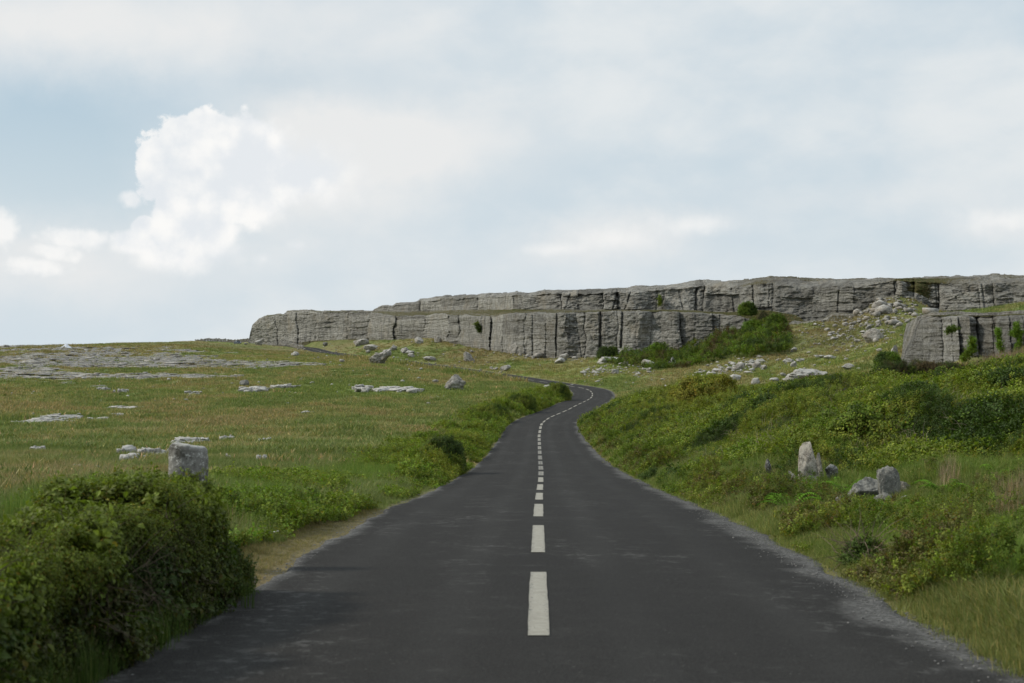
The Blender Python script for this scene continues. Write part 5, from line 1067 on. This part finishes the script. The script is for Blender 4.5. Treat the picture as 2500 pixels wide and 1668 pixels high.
def flower(u, v, Y, label):
    X = (u-CX)/F*Y; zt = -(v-CY)/F*Y; zb = float(ground(X, Y)); zb = min(zb, zt-.05)
    e = obj('wild_flower', None, loc=(X, Y, zb), label=label, cat='flower', group='white flowers on the verges')
    b = Bag(); b.add(*stem_geo((0, 0, 0), (.01, 0, zt-zb), .004, .003)); obj('stalk', b.mesh('stalk', M_stalk), e)
    b = Bag()
    for k in range(7):
        V, T = leaf_geo(.055, .022, .2, -.1); b.add(V@rotm(k*.9, .35).T+[0.01, 0, zt-zb], T)
    V, T = ico(1); b.add(V*[.014, .014, .01]+[.01, 0, zt-zb+.008], T)
    obj('bloom', b.mesh('bloom', M_petal), e)
for u, v, Y, lab in ((2220,1357,15.2,'white flower in open grass right of the dark rose clump'), (2122,1365,15.0,'white flower on the dark rose clump'), (2092,1297,18.3,'white bud above the dark rose clump'), (2440,1283,18.5,'small white flower near the right edge'),
                     (2176,1431,13.1,'lowest white flower near the gravel edge'), (2155,1416,13.4,'white flower near the gravel edge'), (2108,1341,15.6,'tiny white flower left of the rose clump'), (669,1301,17.6,'white flower on the left verge past the hedge'), (681,1167,30,'pale flower in the left verge weeds')):
    flower(u, v, Y, lab)
bush('rose_clump', 'dark low rose clump with white flowers at the right road edge', 'shrub', (2070,2150,1335,1425), 14.6, [DARK, DARK*1.3, GREEN, BROWN*.8], 900, .085, P_leafy, seed=31, deep=1.0, twigs=20)
bush('shrub', 'small dark shrub in the verge grass by the right edge of the picture', 'shrub', (2370,2460,1350,1470), 14.0, [DARK, GREEN, GREEN], 500, .075, P_leafy, seed=32, ragged=.4)
def reeds(label, u0, u1, Y, n, h, col, seed):
    rng = np.random.default_rng(seed); u = rng.uniform(u0, u1, n); Yv = Y+rng.uniform(-1.5, 1.5, n); X = (u-CX)/F*Yv; pts = np.stack([X, Yv, ground(X, Yv)+.2], 1); o = pts.mean(0)
    scatter('dry_reeds', pts-o, rng.uniform(0, 6.28, n), 0, h*rng.uniform(.7, 1.25, n), np.tile(col, (n, 1))*(.7+.6*rng.random((n, 1))), P_tall, loc=tuple(o), label=label, cat='reeds')
reeds('tall straw coloured reeds on the bank at the right edge', 2405, 2560, 62, 700, 2.2, (.23, .18, .115), 1)
reeds('pinkish dry grass tuft right of the stone heap', 2300, 2340, 24, 12, .6, (.24, .20, .13), 2)
reeds('dry grass tuft at the right edge beside the verge', 2440, 2520, 20, 22, .7, (.22, .19, .11), 3)

# gravel along the edge
def gravel():
    rng = np.random.default_rng(8); b = Bag(); base = [rock_verts(1500+i, sub=1, planes=5, rough=.1) for i in range(6)]
    for k in range(2200):
        y = math.exp(rng.uniform(math.log(7.5), math.log(45))); right = rng.random() < .65
        o = 2.86+rng.normal()*.16 if right else -2.6+rng.normal()*.07
        V, T = base[rng.integers(6)]; s = rng.uniform(.006, .018)*(1.6 if rng.random() < .05 else 1)
        b.add(V*[s*1.2, s, s*.7]+[float(XR(y))+o, y, float(ZR(y))-.012*abs(o)-.004], T)
    obj('gravel', b.mesh('gravel', mat_plain('gravel', (.17, .168, .162), .9, vary=.5, scale=25), False), label='loose grey gravel along the road edges', cat='gravel', kind='stuff')
gravel()

# ------------------------------------------------------------------ car and tent far off
def box(b, x0, x1, y0, y1, z0, z1, c=None):
    V = [(x, y, z) for z in (z0, z1) for y in (y0, y1) for x in (x0, x1)]
    b.add(V, [(0, 2, 3), (0, 3, 1), (4, 5, 7), (4, 7, 6), (0, 1, 5), (0, 5, 4), (2, 6, 7), (2, 7, 3), (0, 4, 6), (0, 6, 2), (1, 3, 7), (1, 7, 5)], c)
def car():
    Y = 541; X = (580-CX)/F*Y; Z = float(ZR(543))+.02
    e = obj('parked_car', None, loc=(X, Y, Z), rot=(0, 0, math.radians(28)), label='small dark blue car on the far road at the left end of the cliff', cat='car')
    paint = mat_plain('car paint', (.03, .045, .07), .25, .5); glass = mat_plain('car glass', (.02, .025, .03), .05); rub = mat_plain('tyre rubber', (.015, .015, .015), .9); met = mat_plain('wheel metal', (.45, .45, .46), .35, .9); lamp = mat_plain('headlamp', (.7, .72, .75), .15); silver = mat_plain('silver roof', (.38, .40, .42), .3, .6)
    # side outline swept across the width, front towards -Y
    prof = [(-2.15, .35), (-2.2, .62), (-2.05, .86), (-1.2, 1.0), (1.95, 1.02), (2.15, .9), (2.18, .4), (1.9, .28), (-1.9, .28)]
    b = Bag(); n = len(prof); ws = (-.88, -.82, .82, .88)
    V = []
    for i, w in enumerate(ws):
        k = .96 if i in (0, 3) else 1
        V += [(w, y*k, .62+(z-.62)*k) for y, z in prof]
    T = []
    for i in range(3):
        for j in range(n): a = i*n+j; c = i*n+(j+1) % n; T += [(a, c, c+n), (a, c+n, a+n)]
    for j in range(1, n-1): T += [(0, j+1, j), (3*n, 3*n+j, 3*n+j+1)]
    b.add(V, T); body = obj('body', b.mesh('body', paint), e)
    b = Bag(); lo = [(-.78, -1.15), (.78, -1.15), (.78, 1.85), (-.78, 1.85)]; hi = [(-.6, -.45), (.6, -.45), (.6, 1.45), (-.6, 1.45)]
    V = [(x, y, 1.0) for x, y in lo]+[(x, y, 1.5) for x, y in hi]
    b.add(V, [(0, 1, 5), (0, 5, 4), (1, 2, 6), (1, 6, 5), (2, 3, 7), (2, 7, 6), (3, 0, 4), (3, 4, 7)]); obj('window', b.mesh('window', glass), e)
    b = Bag(); box(b, -.62, .62, -.5, 1.5, 1.5, 1.56); obj('roof', b.mesh('roof', silver), e)
    b = Bag()
    for a, c in (((-.76, -1.12, 1.0), (-.61, -.46, 1.52)), ((.76, -1.12, 1.0), (.61, -.46, 1.52)), ((-.78, .4, 1.0), (-.62, .4, 1.52)), ((.78, .4, 1.0), (.62, .4, 1.52)), ((-.78, 1.84, 1.0), (-.61, 1.45, 1.52)), ((.78, 1.84, 1.0), (.61, 1.45, 1.52))): b.add(*stem_geo(a, c, .05, .05))
    obj('pillars', b.mesh('pillars', silver), e)
    def cyl(r, w, s=16):
        V = [(sx*w/2, r*math.cos(k*2*math.pi/s), r*math.sin(k*2*math.pi/s)) for sx in (-1, 1) for k in range(s)]+[(-w/2, 0, 0), (w/2, 0, 0)]; T = []
        for k in range(s): q = (k+1) % s; T += [(k, q, s+q), (k, s+q, s+k), (k, 2*s, q), (s+k, s+q, 2*s+1)]
        return V, T
    for sx in (-.8, .8):
        for y in (-1.35, 1.35):
            b = Bag(); b.add(*cyl(.33, .22)); w = obj('wheel', b.mesh('wheel', rub), e, loc=(sx, y, .33)); b = Bag(); b.add(*cyl(.19, .24)); obj('rim', b.mesh('rim', met), w)
        b = Bag(); box(b, -.2, .2, -.04, .04, -.09, .09); obj('headlight', b.mesh('headlight', lamp), e, loc=(sx*.72, -2.13, .74))
    b = Bag(); box(b, -.26, .26, -.02, .02, -.06, .06); obj('number_plate', b.mesh('number_plate', lamp), e, loc=(0, -2.2, .5))
    b = Bag(); box(b, -.86, .86, -.06, .06, -.1, .1); obj('bumper', b.mesh('bumper', silver), e, loc=(0, -2.16, .38))
car()
def tent():
    X, Y, Z = hit(158, 849); Y += 1; Z = float(ground(X, Y, False))
    cloth = mat_plain('white tent cloth', (.74, .77, .82), .7, vary=.06, scale=4); dk = mat_plain('tent opening', (.10, .11, .13), .9)
    e = obj('tent', None, loc=(X, Y, Z-.05), rot=(0, 0, .35), label='small white pointed tent on the left skyline', cat='tent')
    b = Bag(); ring = [(-1.35, -.8), (0, -1.1), (1.35, -.8), (1.45, .7), (0, 1.0), (-1.45, .7)]; top = (.1, 0, 1.15); V = [(x, y, 0) for x, y in ring]+[(x*.5+.05, y*.5, .5) for x, y in ring]+[top]; T = []
    for i in range(6): j = (i+1) % 6; T += [(i, j, 6+j), (i, 6+j, 6+i), (6+i, 6+j, 12)]
    b.add(V, T); obj('fly_sheet', b.mesh('fly_sheet', cloth), e)
    b = Bag(); b.add([(-.95, -1.01, .02), (-.25, -1.1, .02), (-.4, -.75, .5)], [(0, 1, 2)]); b.add([(-.95, -1.03, .02), (-.25, -1.12, .02), (-.4, -.77, .5)], [(0, 2, 1)]); obj('doorway', b.mesh('doorway', dk), e)
    b = Bag()
    for x, y in ring: b.add(*stem_geo((x*.5+.05, y*.5, .5), (x*1.4, y*1.4, 0), .012, .012))
    obj('guy_ropes', b.mesh('guy_ropes', cloth), e)
tent()
